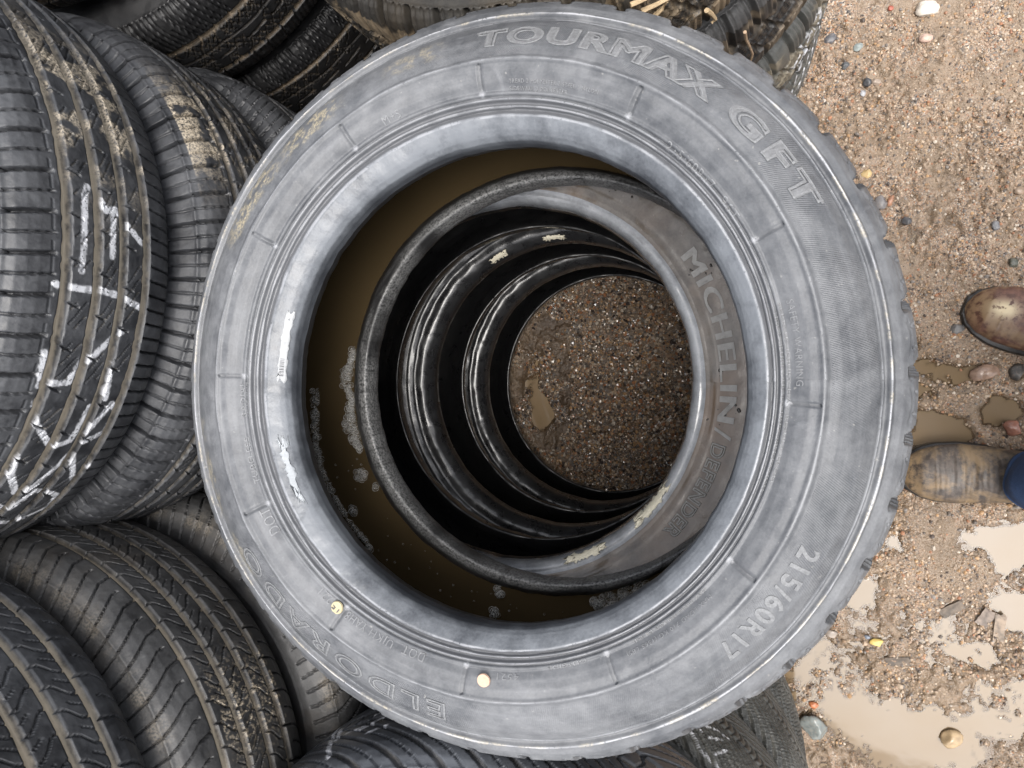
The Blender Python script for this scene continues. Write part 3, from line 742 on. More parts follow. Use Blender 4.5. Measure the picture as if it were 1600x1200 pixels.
# ------------------------------------------------------------------ neighbouring stacks
GA, GB_, GC = (.045, .013, -.016, -.045), (.045, .015, -.015, -.042), (.04, .013, -.013, -.04)
def paintA(lines, w=.0034): return strokes(lines, w)
zA = .907
def Z(z): return z - zA
PA = [[(6.5, Z(.934)), (-5.5, Z(.937))], [(6.5, Z(.934)), (8.2, Z(.930))], [(8.0, Z(.922)), (5.0, Z(.911)), (5.6, Z(.900))], [(5.2, Z(.903)), (-2.4, Z(.905))], [(5.0, Z(.897)), (1.0, Z(.869))],
      [(-8.2, Z(.961)), (-8.4, Z(.94)), (-8.2, Z(.915)), (-8.8, Z(.89)), (-10.2, Z(.866))],
      [(-19.0, Z(.961)), (-24.5, Z(.958)), (-23.8, Z(.930)), (-20.5, Z(.924))], [(-20.5, Z(.918)), (-16.0, Z(.896)), (-14.6, Z(.884))], [(-18, Z(.893)), (-23, Z(.886)), (-27.0, Z(.882))],
      [(-27.5, Z(.957)), (-31.5, Z(.947)), (-36.5, Z(.920)), (-35.4, Z(.902)), (-28.5, Z(.898))], [(-34.5, Z(.889)), (-28.0, Z(.872)), (-30.0, Z(.862)), (-34.0, Z(.866)), (-36.0, Z(.884))],
      [(-38.0, Z(.950)), (-42.0, Z(.945)), (-47.0, Z(.926))], [(-47.5, Z(.915)), (-40.5, Z(.898)), (-37, Z(.893))], [(-37.5, Z(.893)), (-45.5, Z(.868)), (-42.5, Z(.858))], [(-50, Z(.94)), (-52, Z(.915)), (-47.0, Z(.905)), (-50, Z(.870)), (-54, Z(.865))], [(-56, Z(.92)), (-58, Z(.89)), (-53.5, Z(.862))]]
def dirtA(TH, r, z):
    a = np.degrees(TH); n = fbm(a * .35, z * 60, 21, 4)
    m = sstep(.46, .62, n) * np.exp(-((a - 24) / 12) ** 2) * (z < .045) * (z > -.05) * 1.2
    return np.clip(m, 0, .9)
def dirtB(TH, r, z):
    a = np.degrees(TH); n = fbm(a * .5, z * 90, 23, 4)
    m = sstep(.34, .5, n) * np.exp(-((a - 28) / 9) ** 2) * (z > .035) * (z < .085) * 1.3
    return np.clip(m + .5 * sstep(.5, .7, n) * (z < .03) * (a > 12) * (a < 45), 0, .95)
mA = mset(M_treadA)
TG = dict(GRP=GRP)
L1 = build_tyre('car_tyre', (-.930, .139, zA), mA, 'big tyre marked with white paint scribbles, topmost of the stack on the left', GRP,
                pattern=pat_rib(GA, gw=.0042), hi=(-75, 60), dt=(.0012, .012), step=.0012, Ro=.34, hw=.100, paint=strokes(PA, .0033), dirt_fn=dirtA, seed=1)
PB = [[(-33, -.001), (-34, .006), (-35.5, .002)], [(-38.5, .001), (-39.5, .005)], [(-24, -.03), (-28, -.036), (-33, -.042), (-30, -.02)], [(-20, -.036), (-24, -.045)]]
L2 = build_tyre('car_tyre', (-.900, .139, .716), mA, 'tyre with dried mud patch on its shoulder, below the paint scribbled tyre', GRP,
                pattern=pat_rib((.040, .014, -.012, -.038), gw=.0036, sh_per=.017, seed=11), hi=(-75, 60), dt=(.0014, .012), step=.0014, Ro=.342, ext_len=.064, paint=strokes(PB, .0018), dirt_fn=dirtB, seed=2)
L3 = build_tyre('car_tyre', (-.875, .150, .523), mA, 'plain dark tyre third from the top of the left stack', GRP,
                pattern=pat_curve(GC, sh_per=.016, seed=4), hi=(-75, 60), dt=(.0022, .012), step=.0018, Ro=.342, seed=3, ext_len=.05)
for i, (dx, dy, z, lb) in enumerate(((-.905, .135, .325, 'dark tyre second from the ground in the left stack'), (-.89, .14, .115, 'dark tyre on the ground under the left stack'))):
    build_tyre('car_tyre', (dx, dy, z), mA, lb, GRP, pattern=pat_rib(GB_, seed=31 + i), hi=(-60, 50), dt=(.004, .015), step=.0035, Ro=.338, seed=5 + i)

# lower-left stack
mD = mset(M_treadD)
def dirtD(TH, r, z):
    a = np.degrees(TH); n = fbm(a * .3, z * 40, 41, 4); n2 = fbm(a * 2.2, z * 330, 42, 3)
    low = sstep(.33, .305, r) * sstep(.296, .31, r) * (.05 + .22 * sstep(.4, .65, n)) * (z > 0)
    gr_ = np.exp(-((a - 26) / 8) ** 2) * (z < .036) * (z > -.06) * sstep(.52, .60, n2)
    return np.clip(low + gr_ * .8, 0, 1)
BLc = (-.835, -.505)
build_tyre('car_tyre', (BLc[0] - .012, BLc[1] - .010, .982), mset(M_treadA), 'grey tyre with cream mud in its grooves, topmost of the lower left stack', GRP,
           pattern=pat_curve((.052, .018, -.016, -.050), sh_per=.024, seed=7, gw=.0034, mudk=1.3), hi=(-20, 110), dt=(.0018, .012), step=.0015, Ro=.335, dirt_fn=lambda a, r, z: 0 * r, seed=6)
build_tyre('car_tyre', (BLc[0], BLc[1], .785), mD, 'brown stained tyre with wavy cuts, second from the top of the lower left stack', GRP,
           pattern=pat_curve((.046, .014, -.018, -.049), seed=8, mudk=1.15, sh_per=.021), hi=(-20, 110), dt=(.0013, .012), step=.0014, Ro=.335, hw=.1, dirt_fn=dirtD, seed=7, ext_len=.062)
build_tyre('car_tyre', (BLc[0] + .045, BLc[1] + .02, .585), mD, 'dull brownish tyre third from the top of the lower left stack', GRP,
           pattern=pat_curve((.036, .012, -.012, -.04), seed=9, sh_per=.022), hi=(-10, 100), dt=(.0018, .012), step=.0018, Ro=.335, dirt_fn=dirtD, seed=8, ext_len=.06)
for i, (dx, dy, z, lb) in enumerate(((.02, .0, .385, 'dark tyre fourth from the top of the lower left stack'), (.0, .01, .185, 'dark tyre fifth from the top of the lower left stack'))):
    build_tyre('car_tyre', (BLc[0] + dx, BLc[1] + dy, z), mD, lb, GRP, pattern=pat_curve(GC, seed=51 + i), hi=(0, 90), dt=(.004, .015), step=.0035, Ro=.333, seed=9 + i)
build_tyre('car_tyre', (BLc[0], BLc[1], .045), mD, 'narrow dark tyre on the ground under the lower left stack', GRP, hi=(0, 90), dt=(.006, .02), step=.005, Ro=.30, hw=.044, seed=3)

# upper-left stack
TLc = (-.85, .80); mT = mset(M_treadT)
ROWS = [(-.02, .03, .815, 'black tyre topmost of the upper left stack', .028, -.052),
        (0, 0, .608, 'black tyre with tan mud lines in its grooves, second of the upper left stack', .030, -.046),
        (.004, .004, .408, 'black tyre third from the top of the upper left stack', .048, -.030)]
for i, (dx, dy, z, lb, gh, gl) in enumerate(ROWS):
    build_tyre('car_tyre', (TLc[0] + dx, TLc[1] + dy, z), mT, lb, GRP, pattern=pat_fine(gh, gl, seed=60 + i), hi=(-105, -20), dt=(.002, .012), step=.0016, Ro=.338, seed=11 + i)
build_tyre('car_tyre', (TLc[0], TLc[1], .222), mT, 'narrow black tyre second from the ground in the upper left stack', GRP, hi=(-100, -20), dt=(.006, .02), step=.005, Ro=.32, hw=.085, seed=14)
build_tyre('car_tyre', (TLc[0], TLc[1], .07), mT, 'narrow black tyre on the ground under the upper left stack', GRP, hi=(-100, -20), dt=(.006, .02), step=.005, Ro=.31, hw=.066, seed=15)

# upper stack
Tc = (-.222, .690); mG = mset(M_treadG)
def dirtG(TH, r, z):
    a = np.degrees(TH); n = fbm(a * .6, z * 70, 71, 3); return sstep(.5, .62, n) * .75 * (np.abs(z) < .07)
build_tyre('car_tyre', (Tc[0] + .012, Tc[1] + .018, .905), mset(M_treadD), 'worn grey tyre topmost of the stack at the picture top edge', GRP,
           pattern=pat_block(seed=81, mudk=.4), hi=(-130, -30), dt=(.0022, .012), step=.0018, Ro=.34, seed=16)
build_tyre('car_tyre', (Tc[0], Tc[1], .700), mG, 'muddy brown block tread tyre with straw on it, in the top edge stack', GRP,
           pattern=pat_block(seed=82, mudk=.9), hi=(-130, -10), dt=(.002, .012), step=.0016, Ro=.345, hw=.102, dirt_fn=dirtG, seed=17)
build_tyre('car_tyre', (Tc[0] + .01, Tc[1] + .003, .492), mset(M_treadT, M_treadD), 'black block tread tyre under the muddy brown one with straw', GRP,
           pattern=pat_block(seed=83, mudk=.5), hi=(-120, 0), dt=(.002, .012), step=.0016, Ro=.345, hw=.102, seed=18)
PT = [[(-36, -.02), (-33, .01), (-34, .03)], [(-38, .0), (-35, -.03), (-29, -.035)], [(-33, -.045), (-30, .01), (-27, .045)], [(-27, -.04), (-24, .0), (-25, .04)], [(-22, .05), (-19, .0), (-21, -.04)], [(-31, .03), (-26, .0), (-24, -.03)]]
build_tyre('car_tyre', (Tc[0] + .012, Tc[1], .288), mset(M_treadK), 'tyre with white paint strokes on its flank, fourth down in the top edge stack', GRP,
           pattern=pat_block(seed=84, mudk=.5), hi=(-120, 10), dt=(.0022, .012), step=.002, Ro=.345, paint=strokes(PT, .0034), seed=19)
PT2 = [[(-33, .02), (-30, .06), (-26, .07)], [(-30, -.02), (-26, .03), (-22, .06)], [(-24, -.03), (-21, .02), (-18, .06)], [(-18, -.05), (-16, .0), (-12, .05)]]
build_tyre('car_tyre', (Tc[0] + .006, Tc[1], .095), mset(M_treadK), 'tyre with thin white streaks, lowest of the top edge stack', GRP,
           pattern=pat_rib(GC, seed=85), hi=(-120, 10), dt=(.0025, .012), step=.0025, Ro=.345, hw=.094, paint=strokes(PT2, .0026), seed=20)

# lower stack
Bc = (-.25, -.682)
PBt = [[(128, -.035), (125, -.005), (122, .025), (119.5, .05), (117, .075)], [(124, -.01), (121, .018), (119, .04)], [(117.4, .031), (113.1, .030), (110.4, .016), (109, .004)], [(114, .036), (112, .030)], [(111, .05), (108, .043)], [(114, .001), (111, -.004)]]
build_tyre('car_tyre', (Bc[0], Bc[1], .742), mset(M_treadB), 'shiny blue-grey tyre with white paint, topmost of the bottom edge stack', GRP,
           pattern=pat_vee(seed=91, p=.048), hi=(20, 160), dt=(.0018, .012), step=.0015, Ro=.345, hw=.104, paint=strokes(PBt, .003), seed=21, tilt=(0, 0))
PB2 = [[(57.5, .070), (54, .083), (49.5, .082)], [(54.5, .046), (52, .034), (48.8, .029)], [(51, .075), (49, .055)], [(53, .06), (50.5, .045)], [(56, .05), (55, .062)]]
build_tyre('car_tyre', (Bc[0] + .004, Bc[1], .535), mset(M_treadK), 'olive grey arrow tread tyre just below the shiny blue-grey tyre', GRP,
           pattern=pat_vee(seed=92, p=.022), hi=(0, 130), dt=(.0018, .012), step=.0015, Ro=.345, paint=strokes(PB2, .0016), seed=22)
build_tyre('car_tyre', (Bc[0] + .01, Bc[1] + .002, .335), mset(M_treadK), 'olive grey slanted-tread tyre third of the bottom edge stack', GRP,
           pattern=pat_vee(seed=93, p=.026), hi=(-10, 110), dt=(.002, .012), step=.002, Ro=.345, seed=23)
build_tyre('car_tyre', (Bc[0] + .004, Bc[1] + .004, .118), mset(M_treadK), 'dusty tyre standing on the red gravel at the bottom of the bottom edge stack', GRP,
           pattern=pat_vee(seed=94, p=.026), hi=(-10, 110), dt=(.0025, .012), step=.0025, Ro=.345, hw=.108, seed=24)

# ------------------------------------------------------------------ ground
def at0(px, py, z=0.0):
    """photo pixel -> ground point, used once to list where things lie"""
    u = (px - 800) / 1100; v = (600 - py) / 1100
    d = (math.cos(TILT) * u - math.sin(TILT), v, -math.sin(TILT) * u - math.cos(TILT)); k = (z - CAM_H) / d[2]
    return d[0] * k, d[1] * k
BASINS = [(.335, -.085, .050, .038, .019), (.285, .050, .022, .030, .012), (.325, .020, .030, .016, .012), (.425, -.275, .060, .045, .016), (.300, -.630, .13, .075, .016), (.205, -.385, .035, .035, .015), (.385, -.475, .05, .02, .013),
          (.43, -.56, .06, .05, .012), (.385, .015, .030, .016, .012), (-.428, .0, .022, .085, .0120), (-.405, -.07, .018, .035, .009), (.44, -.40, .05, .03, .009), (.25, -.30, .04, .02, .008), (.42, -.05, .03, .02, .013), (.30, -.02, .03, .02, .010)]
def ground_h(x, y):
    x = np.asarray(x, float); y = np.asarray(y, float)
    h = .0035 + (fbm(x * 7, y * 7, 1, 4) - .5) * .020 + (fbm(x * 38, y * 38, 2, 3) - .5) * .010
    h = h + np.abs(fbm(x * 16, y * 16, 6, 3) - .5) * .022 * sstep(.0, .3, y)
    rg_ = 1 - np.abs(fbm(x * 55, y * 55, 16, 3) - .5) * 4; h = h + np.clip(rg_, 0, 1) ** 3 * -.0070 * sstep(.40, .55, fbm(x * 6, y * 6, 18, 2))
    cl = fbm(x * 85, y * 85, 19, 2); h = h + sstep(.50, .62, cl) * .0050 * sstep(.42, .55, fbm(x * 12, y * 12, 20, 2))
    wet = sstep(.10, -.35, y)
    h = h - .0045 * wet
    wx = (fbm(x * 20, y * 20, 3, 3) - .5) * .05; wy = (fbm(x * 20 + 9, y * 20 + 5, 4, 3) - .5) * .05
    for bx, by, rx, ry, dp in BASINS:
        d = np.hypot((x + wx - bx) / rx, (y + wy - by) / ry); h = h - dp * sstep(1.4, .5, d)
    # ruts from soles
    h = h - .006 * np.exp(-((np.hypot(x - .36, y - .22) - .09) / .012) ** 2) * sstep(.3, .5, fbm(x * 9, y * 9, 14, 2))
    far = np.hypot(x, y) > 1.6
    return h + np.where(far, (fbm(x * 1.2, y * 1.2, 5, 3) - .5) * .02, 0)
def axis(fine0, fine1, st):
    a = np.arange(fine0, fine1, st); out = [fine1]; d = st
    while out[-1] < 40: d *= 1.25; out.append(out[-1] + d)
    lo = [fine0]; d = st
    while lo[-1] > -40: d *= 1.25; lo.append(lo[-1] - d)
    return np.r_[np.array(lo[1:][::-1]), a, np.array(out)]
X = axis(-.5, .56, .0024); Y = axis(-.70, .70, .0024)
GX, GY = np.meshgrid(X, Y, indexing='ij'); HZ = ground_h(GX, GY)
HZ = HZ + (vnoise(GX * 330, GY * 330, 9) - .5) * .0022
nx, ny = len(X), len(Y); I = np.arange(nx * ny).reshape(nx, ny)
gf = np.stack([I[:-1, :-1], I[1:, :-1], I[1:, 1:], I[:-1, 1:]], 2).reshape(-1, 4)
t = NT('wet_sandy_mud'); co = t.obj()
sx = t.n('ShaderNodeSeparateXYZ'); t.l(co, sx.inputs[0])
def vor(scale, feat='F1'):
    v = t.n('ShaderNodeTexVoronoi'); v.feature = feat; t.l(co, v.inputs['Vector']); v.inputs['Scale'].default_value = scale; return v
v1 = vor(300); v2 = vor(620)
STOPS = [(0, (.030, .028, .030)), (.14, (.17, .13, .10)), (.30, (.36, .25, .17)), (.45, (.30, .20, .125)), (.58, (.44, .33, .235)), (.70, (.36, .17, .08)), (.78, (.14, .135, .13)), (.88, (.52, .42, .33)), (.96, (.62, .56, .48))]
s1 = t.n('ShaderNodeSeparateColor'); t.l(v1.outputs['Color'], s1.inputs[0]); s2 = t.n('ShaderNodeSeparateColor'); t.l(v2.outputs['Color'], s2.inputs[0])
c1 = t.cr(s1.outputs[0], STOPS, 'CONSTANT'); c2 = t.cr(s2.outputs[0], STOPS, 'CONSTANT')
grain = t.mix(t.ramp(t.noise(co, 40, 2), .4, .6), c1, c2)
mudc = t.mix(t.noise(co, 120, 4), (.175, .124, .082), (.34, .258, .182))
mm = t.ramp(t.math('ADD', t.noise(co, 11, 4, .6, .5), t.math('MULTIPLY', t.noise(co, 60, 3), .3)), .50, .74)
redz = t.ramp(sx.outputs[1], -.35, -.5)
col = t.mix(mm, grain, mudc)
darkp = t.ramp(t.noise(co, 17, 4, .65), .56, .70)
col = t.mix(t.math('MULTIPLY', darkp, .65), col, (.10, .068, .040))
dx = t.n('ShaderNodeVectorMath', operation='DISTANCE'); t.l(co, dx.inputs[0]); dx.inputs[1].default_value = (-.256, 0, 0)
wet_hole_shade = t.ramp(dx.outputs['Value'], .26, .20); nr = t.math('MULTIPLY', wet_hole_shade, .90)
col = t.mix(nr, col, (.030, .018, .010))  # wet ground inside the stack, its colour also darkened for the hole's shade
dmp = t.ramp(t.math('ADD', t.noise(co, 5, 3), t.math('MULTIPLY', sx.outputs[1], -.25)), .46, .64)
col = t.mix(t.math('MULTIPLY', dmp, .35), col, (.14, .095, .055))
shore = t.ramp(sx.outputs[2], -.0015, -.0055)
col = t.mix(t.math('MULTIPLY', shore, .6), col, (.085, .058, .035))
t.l(col, t.b.inputs['Base Color'])
ylow = t.ramp(sx.outputs[1], .02, -.30)
wet = t.ramp(t.math('SUBTRACT', t.math('ADD', sx.outputs[2], t.math('MULTIPLY', t.noise(co, 30, 3), .006)), t.math('MULTIPLY', ylow, .0035)), .0055, .0005)
t.l(t.ramp(wet, -.6, 1.0), t.b.inputs['Roughness'])
rr = t.n('ShaderNodeMapRange'); t.l(wet, rr.inputs[0]); rr.inputs[3].default_value = .40; rr.inputs[4].default_value = .10; t.l(rr.outputs[0], t.b.inputs['Roughness'])
hgt = t.math('ADD', t.math('MULTIPLY', t.math('SUBTRACT', 1.0, v1.outputs['Distance']), .6), t.math('MULTIPLY', t.noise(co, 500, 3), .7))
t.l(t.bump(hgt, .9, .0022), t.b.inputs['Normal'])
M_ground = t.m
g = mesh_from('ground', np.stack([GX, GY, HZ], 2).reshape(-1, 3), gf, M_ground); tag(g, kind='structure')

# puddle water, a level sheet that thins out towards its muddy shore
PZ = -.0058
m_ = bpy.data.materials.new('muddy_puddle_water'); m_.use_nodes = True; T_ = m_.node_tree; T_.nodes.clear(); N_ = T_.nodes.new; L_ = T_.links.new
o_ = N_('ShaderNodeOutputMaterial'); mx1 = N_('ShaderNodeMixShader'); mx2 = N_('ShaderNodeMixShader'); tr_ = N_('ShaderNodeBsdfTransparent'); df_ = N_('ShaderNodeBsdfDiffuse'); gl_ = N_('ShaderNodeBsdfGlossy'); fr_ = N_('ShaderNodeFresnel')
at_ = N_('ShaderNodeAttribute'); at_.attribute_name = 'depth'; tc_ = N_('ShaderNodeTexCoord'); nz_ = N_('ShaderNodeTexNoise'); nz_.inputs['Scale'].default_value = 9; L_(tc_.outputs['Object'], nz_.inputs['Vector'])
mc_ = N_('ShaderNodeMix'); mc_.data_type = 'RGBA'; mc_.inputs[6].default_value = (.165, .108, .050, 1); mc_.inputs[7].default_value = (.19, .15, .11, 1); L_(nz_.outputs['Fac'], mc_.inputs[0]); L_(mc_.outputs[2], df_.inputs[0])
tr_.inputs[0].default_value = (.80, .72, .62, 1); gl_.inputs['Roughness'].default_value = .05; fr_.inputs['IOR'].default_value = 1.40
bp_ = N_('ShaderNodeBump'); nb_ = N_('ShaderNodeTexNoise'); nb_.inputs['Scale'].default_value = 24; L_(tc_.outputs['Object'], nb_.inputs['Vector']); L_(nb_.outputs['Fac'], bp_.inputs['Height']); bp_.inputs['Strength'].default_value = .15; bp_.inputs['Distance'].default_value = .001
L_(bp_.outputs[0], gl_.inputs['Normal']); L_(bp_.outputs[0], fr_.inputs['Normal'])
sp_ = N_('ShaderNodeSeparateColor'); L_(at_.outputs['Color'], sp_.inputs[0])
L_(sp_.outputs[0], mx1.inputs[0]); L_(tr_.outputs[0], mx1.inputs[1]); L_(df_.outputs[0], mx1.inputs[2]); L_(fr_.outputs[0], mx2.inputs[0]); L_(mx1.outputs[0], mx2.inputs[1]); L_(gl_.outputs[0], mx2.inputs[2]); L_(mx2.outputs[0], o_.inputs[0])
px_ = np.arange(-.52, .62, .003); py_ = np.arange(-.74, .34, .003); PX, PY = np.meshgrid(px_, py_, indexing='ij')
dp_ = PZ - ground_h(PX, PY); fa = sstep(.0002, .0032, dp_); I = np.arange(PX.size).reshape(PX.shape)
cell = np.maximum(np.maximum(dp_[:-1, :-1], dp_[1:, :-1]), np.maximum(dp_[1:, 1:], dp_[:-1, 1:])) > -.0012
pf = np.stack([I[:-1, :-1], I[1:, :-1], I[1:, 1:], I[:-1, 1:]], 2)[cell]
pw = mesh_from('puddle', np.stack([PX, PY, np.full(PX.shape, PZ)], 2).reshape(-1, 3), pf, m_, True, None, {'depth': np.stack([fa, fa, fa, np.ones_like(fa)], 2).reshape(-1, 4)}); tag(pw, kind='structure')

# loose gravel
t = NT('gravel_grains'); a_ = t.attr('tint'); co = t.obj()
t.l(t.mix(t.math('MULTIPLY', t.noise(co, 900, 2), .5), a_.outputs['Color'], (.24, .17, .12)), t.b.inputs['Base Color']); t.b.inputs['Roughness'].default_value = .42
M_grain = t.m
t = NT('wet_shaded_gravel_grains'); a_ = t.attr('tint'); t.l(t.mix(.58, a_.outputs['Color'], (.024, .014, .008)), t.b.inputs['Base Color']); t.b.inputs['Roughness'].default_value = .12  # wet grains; the dark mix also paints in shade at the hole's bottom
M_grain_wet_shade = t.m
PAL = np.array([(.035, .033, .036), (.09, .085, .08), (.20, .19, .18), (.42, .31, .22), (.52, .41, .30), (.30, .20, .12), (.36, .16, .08), (.46, .28, .14), (.60, .53, .44), (.35, .24, .17)])
def grains(n, x0, x1, y0, y1, rmin, rmax, mat, keep, wp=None):
    x = x0 + (x1 - x0) * rng.random(n); y = y0 + (y1 - y0) * rng.random(n); k = keep(x, y); x, y = x[k], y[k]; n = len(x)
    r = rmin + (rmax - rmin) * rng.random(n) ** 4
    h = ground_h(x, y); ok = h > PZ - .0015; x, y, r, h = x[ok], y[ok], r[ok], h[ok]; n = len(x)
    c = np.stack([x, y, h + r * .15], 1); s = np.stack([r, r * (.6 + .5 * rng.random(n)), r * (.5 + .4 * rng.random(n))], 1)
    col = PAL[rng.choice(len(PAL), n, p=wp)]; col = col * (.8 + .4 * rng.random((n, 1)))
    return scatter_mesh('gravel', (c, s), IV1, IF1, mat, {'tint': np.c_[col, np.ones(n)]}, 'stuff', False, .35)
def keep_out(x, y):
    d = fbm(x * 9, y * 9, 31, 3); mud = fbm(x * 11, y * 11, 33, 3)
    bot = (y < -.40) & (x < .16)
    return (rng.random(len(x)) < np.where(bot, 1.0, sstep(.42, .58, d) * .8 + .14)) | ((y > .30) & (rng.random(len(x)) < .30))
grains(80000, -.02, .55, -.68, .68, .0007, .0036, M_grain, keep_out, [.07, .07, .08, .17, .14, .16, .06, .09, .06, .10])
grains(1100, -.02, .55, -.68, .68, .003, .0058, M_grain, lambda x, y: fbm(x * 7, y * 7, 37, 3) > .46, [.12, .12, .12, .14, .12, .14, .04, .05, .05, .10])
grains(34000, -.50, -.03, -.22, .22, 0.0009, .0046, M_grain_wet_shade, lambda x, y: (np.hypot(x + .256, y) < .235) & ((rng.random(len(x)) < .95) * (fbm(x * 25, y * 25, 35, 3) > .40 - .3 * (x > -.35))))

# single stones one can tell apart
def rock_mat(name, c, rough=.4):
    t = NT(name); co = t.obj(); n = t.noise(co, 60, 5, .6); n2 = t.noise(co, 260, 3)
    cc = t.mix(t.ramp(n, .35, .65), tuple(v * .65 for v in c), tuple(min(1, v * 1.15) for v in c))
    t.l(t.mix(t.math('MULTIPLY', t.ramp(n2, .5, .7), .35), cc, (.26, .19, .14)), t.b.inputs['Base Color']); t.b.inputs['Roughness'].default_value = rough
    t.l(t.bump(n2, .5, .001), t.b.inputs['Normal']); return t.m
RM = {}
def stone(px, py, sx_, sy_, rot, c, label, name='stone', flat=.5, sub=3, z=None, sink=.25, rough=.4, facet=.35):
    x, y = at0(px, py); k = 1.0 / 880; rx, ry = sx_ * k / 2, sy_ * k / 2; rz = min(rx, ry) * flat * 1.4
    V, F = (IV3, IF3) if sub == 3 else (IV4, IF4)
    sd = int(px * 7 + py)
    nrm = V.copy()
    # planar facets: clip by random planes
    rg = np.random.default_rng(sd); v = V.copy()
    for _ in range(9):
        p = rg.normal(size=3); p /= np.linalg.norm(p); lim = 1 - facet * (.3 + .7 * rg.random()); dd = v @ p; over = np.maximum(dd - lim, 0); v = v - over[:, None] * p
    v = v * (1 + (fbm(V[:, 0] * 2.5 + sd, V[:, 1] * 2.5 + V[:, 2] * 2, sd % 50, 3) - .5)[:, None] * .22)
    v = v * [rx, ry, rz]; ca, sa = math.cos(R_(rot)), math.sin(R_(rot)); v = np.stack([v[:, 0] * ca - v[:, 1] * sa, v[:, 0] * sa + v[:, 1] * ca, v[:, 2]], 1)
    key = (c, rough)
    if key not in RM: RM[key] = rock_mat('stone_surface', c, rough)
    h = float(ground_h(x, y)) if z is None else z
    o = mesh_from(name, v, F, RM[key], True); o.location = (x, y, max(h, PZ) + rz * (1 - 2 * sink)); tag(o, label, name.replace('_', ' '), 'loose stones and chips on the mud' )
    return o
stone(1447, 17, 36, 28, -10, (.66, .60, .52), 'largest pale cream stone at the top of the gravel')
stone(1352, 275, 17, 16, 0, (.62, .45, .22), 'round flat yellow pebble beside the big grey tyre')
stone(1340, 76, 16, 13, 20, (.30, .34, .33), 'pale green-grey round pebble near the top edge stack')
stone(1320, 104, 15, 14, 0, (.09, .095, .10), 'dark slate pebble below the pale green-grey pebble')
stone(1354, 131, 15, 15, 0, (.06, .062, .068), 'near black rounded pebble touching a small tan stone')
stone(1368, 130, 16, 10, -10, (.38, .30, .24), 'small tan stone touching the near black pebble', flat=.6)
stone(1347, 147, 9, 13, 20, (.42, .43, .45), 'small light grey upright pebble under the near black pebble')
stone(1443, 65, 22, 14, 0, (.60, .42, .34), 'pinkish pale oblong pebble below the largest cream stone')
stone(1391, 14, 9, 10, 0, (.38, .10, .06), 'small brick red pebble at the top of the gravel')
stone(1297, 64, 24, 16, 30, (.13, .13, .14), 'flat dark grey stone beside the top edge stack', flat=.35)
stone(1281, 141, 6, 16, -10, (.50, .26, .10), 'thin orange pebble beside the white streaked tyre')
stone(1375, 318, 22, 24, 10, (.20, .19, .19), 'grey stone half hidden against the big tyre, beside a red-brown one')
stone(1391, 314, 9, 20, -15, (.40, .20, .12), 'slim red-brown pebble leaning on a grey stone')
stone(1416, 346, 15, 16, 0, (.08, .08, .085), 'dark round pebble right of the slim red-brown pebble')
stone(1551, 355, 15, 15, 0, (.20, .20, .21), 'mid grey pebble above the dark olive stone')
stone(1580, 412, 15, 20, 10, (.09, .095, .075), 'dark olive stone above the dark brown boot')
stone(1493, 514, 22, 20, 0, (.16, .155, .15), 'round grey stone sunk in mud beside the toe of the dark boot', flat=.4, sink=.4)
stone(1538, 582, 44, 28, 12, (.34, .23, .17), 'wet pinkish brown stone lying in water between the two boots', flat=.5, sink=.3, rough=.12)
stone(1588, 580, 22, 30, 0, (.07, .065, .06), 'dark wet stone right of the pinkish brown stone')
stone(1578, 668, 30, 24, 0, (.30, .14, .10), 'dull red stone at the edge of the puddle', flat=.5, rough=.2)
stone(1272, 1134, 46, 40, -15, (.20, .22, .21), 'large grey-green stone beside the bottom edge stack', flat=.5, sub=4, rough=.22)
stone(1271, 1103, 17, 12, 0, (.50, .17, .07), 'bright orange pebble above the large grey-green stone')
stone(1370, 1004, 22, 14, 0, (.74, .55, .16), 'bright yellow flat pebble on the wet mud', flat=.4)
stone(1486, 1155, 34, 28, 30, (.40, .29, .17), 'tan lumpy stone at the edge of the large pale puddle', rough=.2)
stone(1355, 995, 10, 8, 0, (.22, .25, .30), 'small blue-grey pebble left of the bright yellow pebble')
stone(1590, 300, 18, 12, 20, (.36, .27, .20), 'tan pebble at the right picture edge above the dark olive stone')
stone(1300, 990, 20, 15, 0, (.34, .29, .25), 'pale brown pebble beside the lower right rim of the big grey tyre')
def chip(px, py, L, W, rot, c, label):
    x, y = at0(px, py); k = 1 / 880.; bm = bmesh.new(); bmesh.ops.create_cube(bm, size=1)
    bmesh.ops.subdivide_edges(bm, edges=bm.edges[:], cuts=3, use_grid_fill=True)
    rg = random.Random(px)
    for v in bm.verts:
        jag = (rg.random() - .5) * .18 if abs(v.co.x) > .45 else 0
        v.co.x = (v.co.x + jag) * L * k; v.co.y = (v.co.y + (rg.random() - .5) * .08) * W * k; v.co.z = v.co.z * .004 + (rg.random() - .5) * .0008
    me = bpy.data.meshes.new('wood_chip'); bm.to_mesh(me); bm.free(); o = bpy.data.objects.new('wood_chip', me); me.materials.append(plain('wet_wood', c, .5, .6, 90, bump=.9)); link(o)
    o.location = (x, y, max(float(ground_h(x, y)), PZ) + .0012); o.rotation_euler = (R_(4), R_(-5), R_(rot)); tag(o, label, 'wood chip', 'loose stones and chips on the mud')
chip(1561, 984, 46, 15, 86, (.28, .21, .15), 'pale upright splinter of wood in the wet mud')
chip(1488, 953, 34, 15, 35, (.13, .095, .065), 'slanting brown wood chip left of the pale splinter')
chip(1402, 1034, 34, 14, 10, (.11, .08, .055), 'dark brown wood chip below the yellow pebble')
chip(1540, 965, 26, 18, 60, (.21, .16, .125), 'short pale wood chip between the pale splinter and the slanting brown chip')

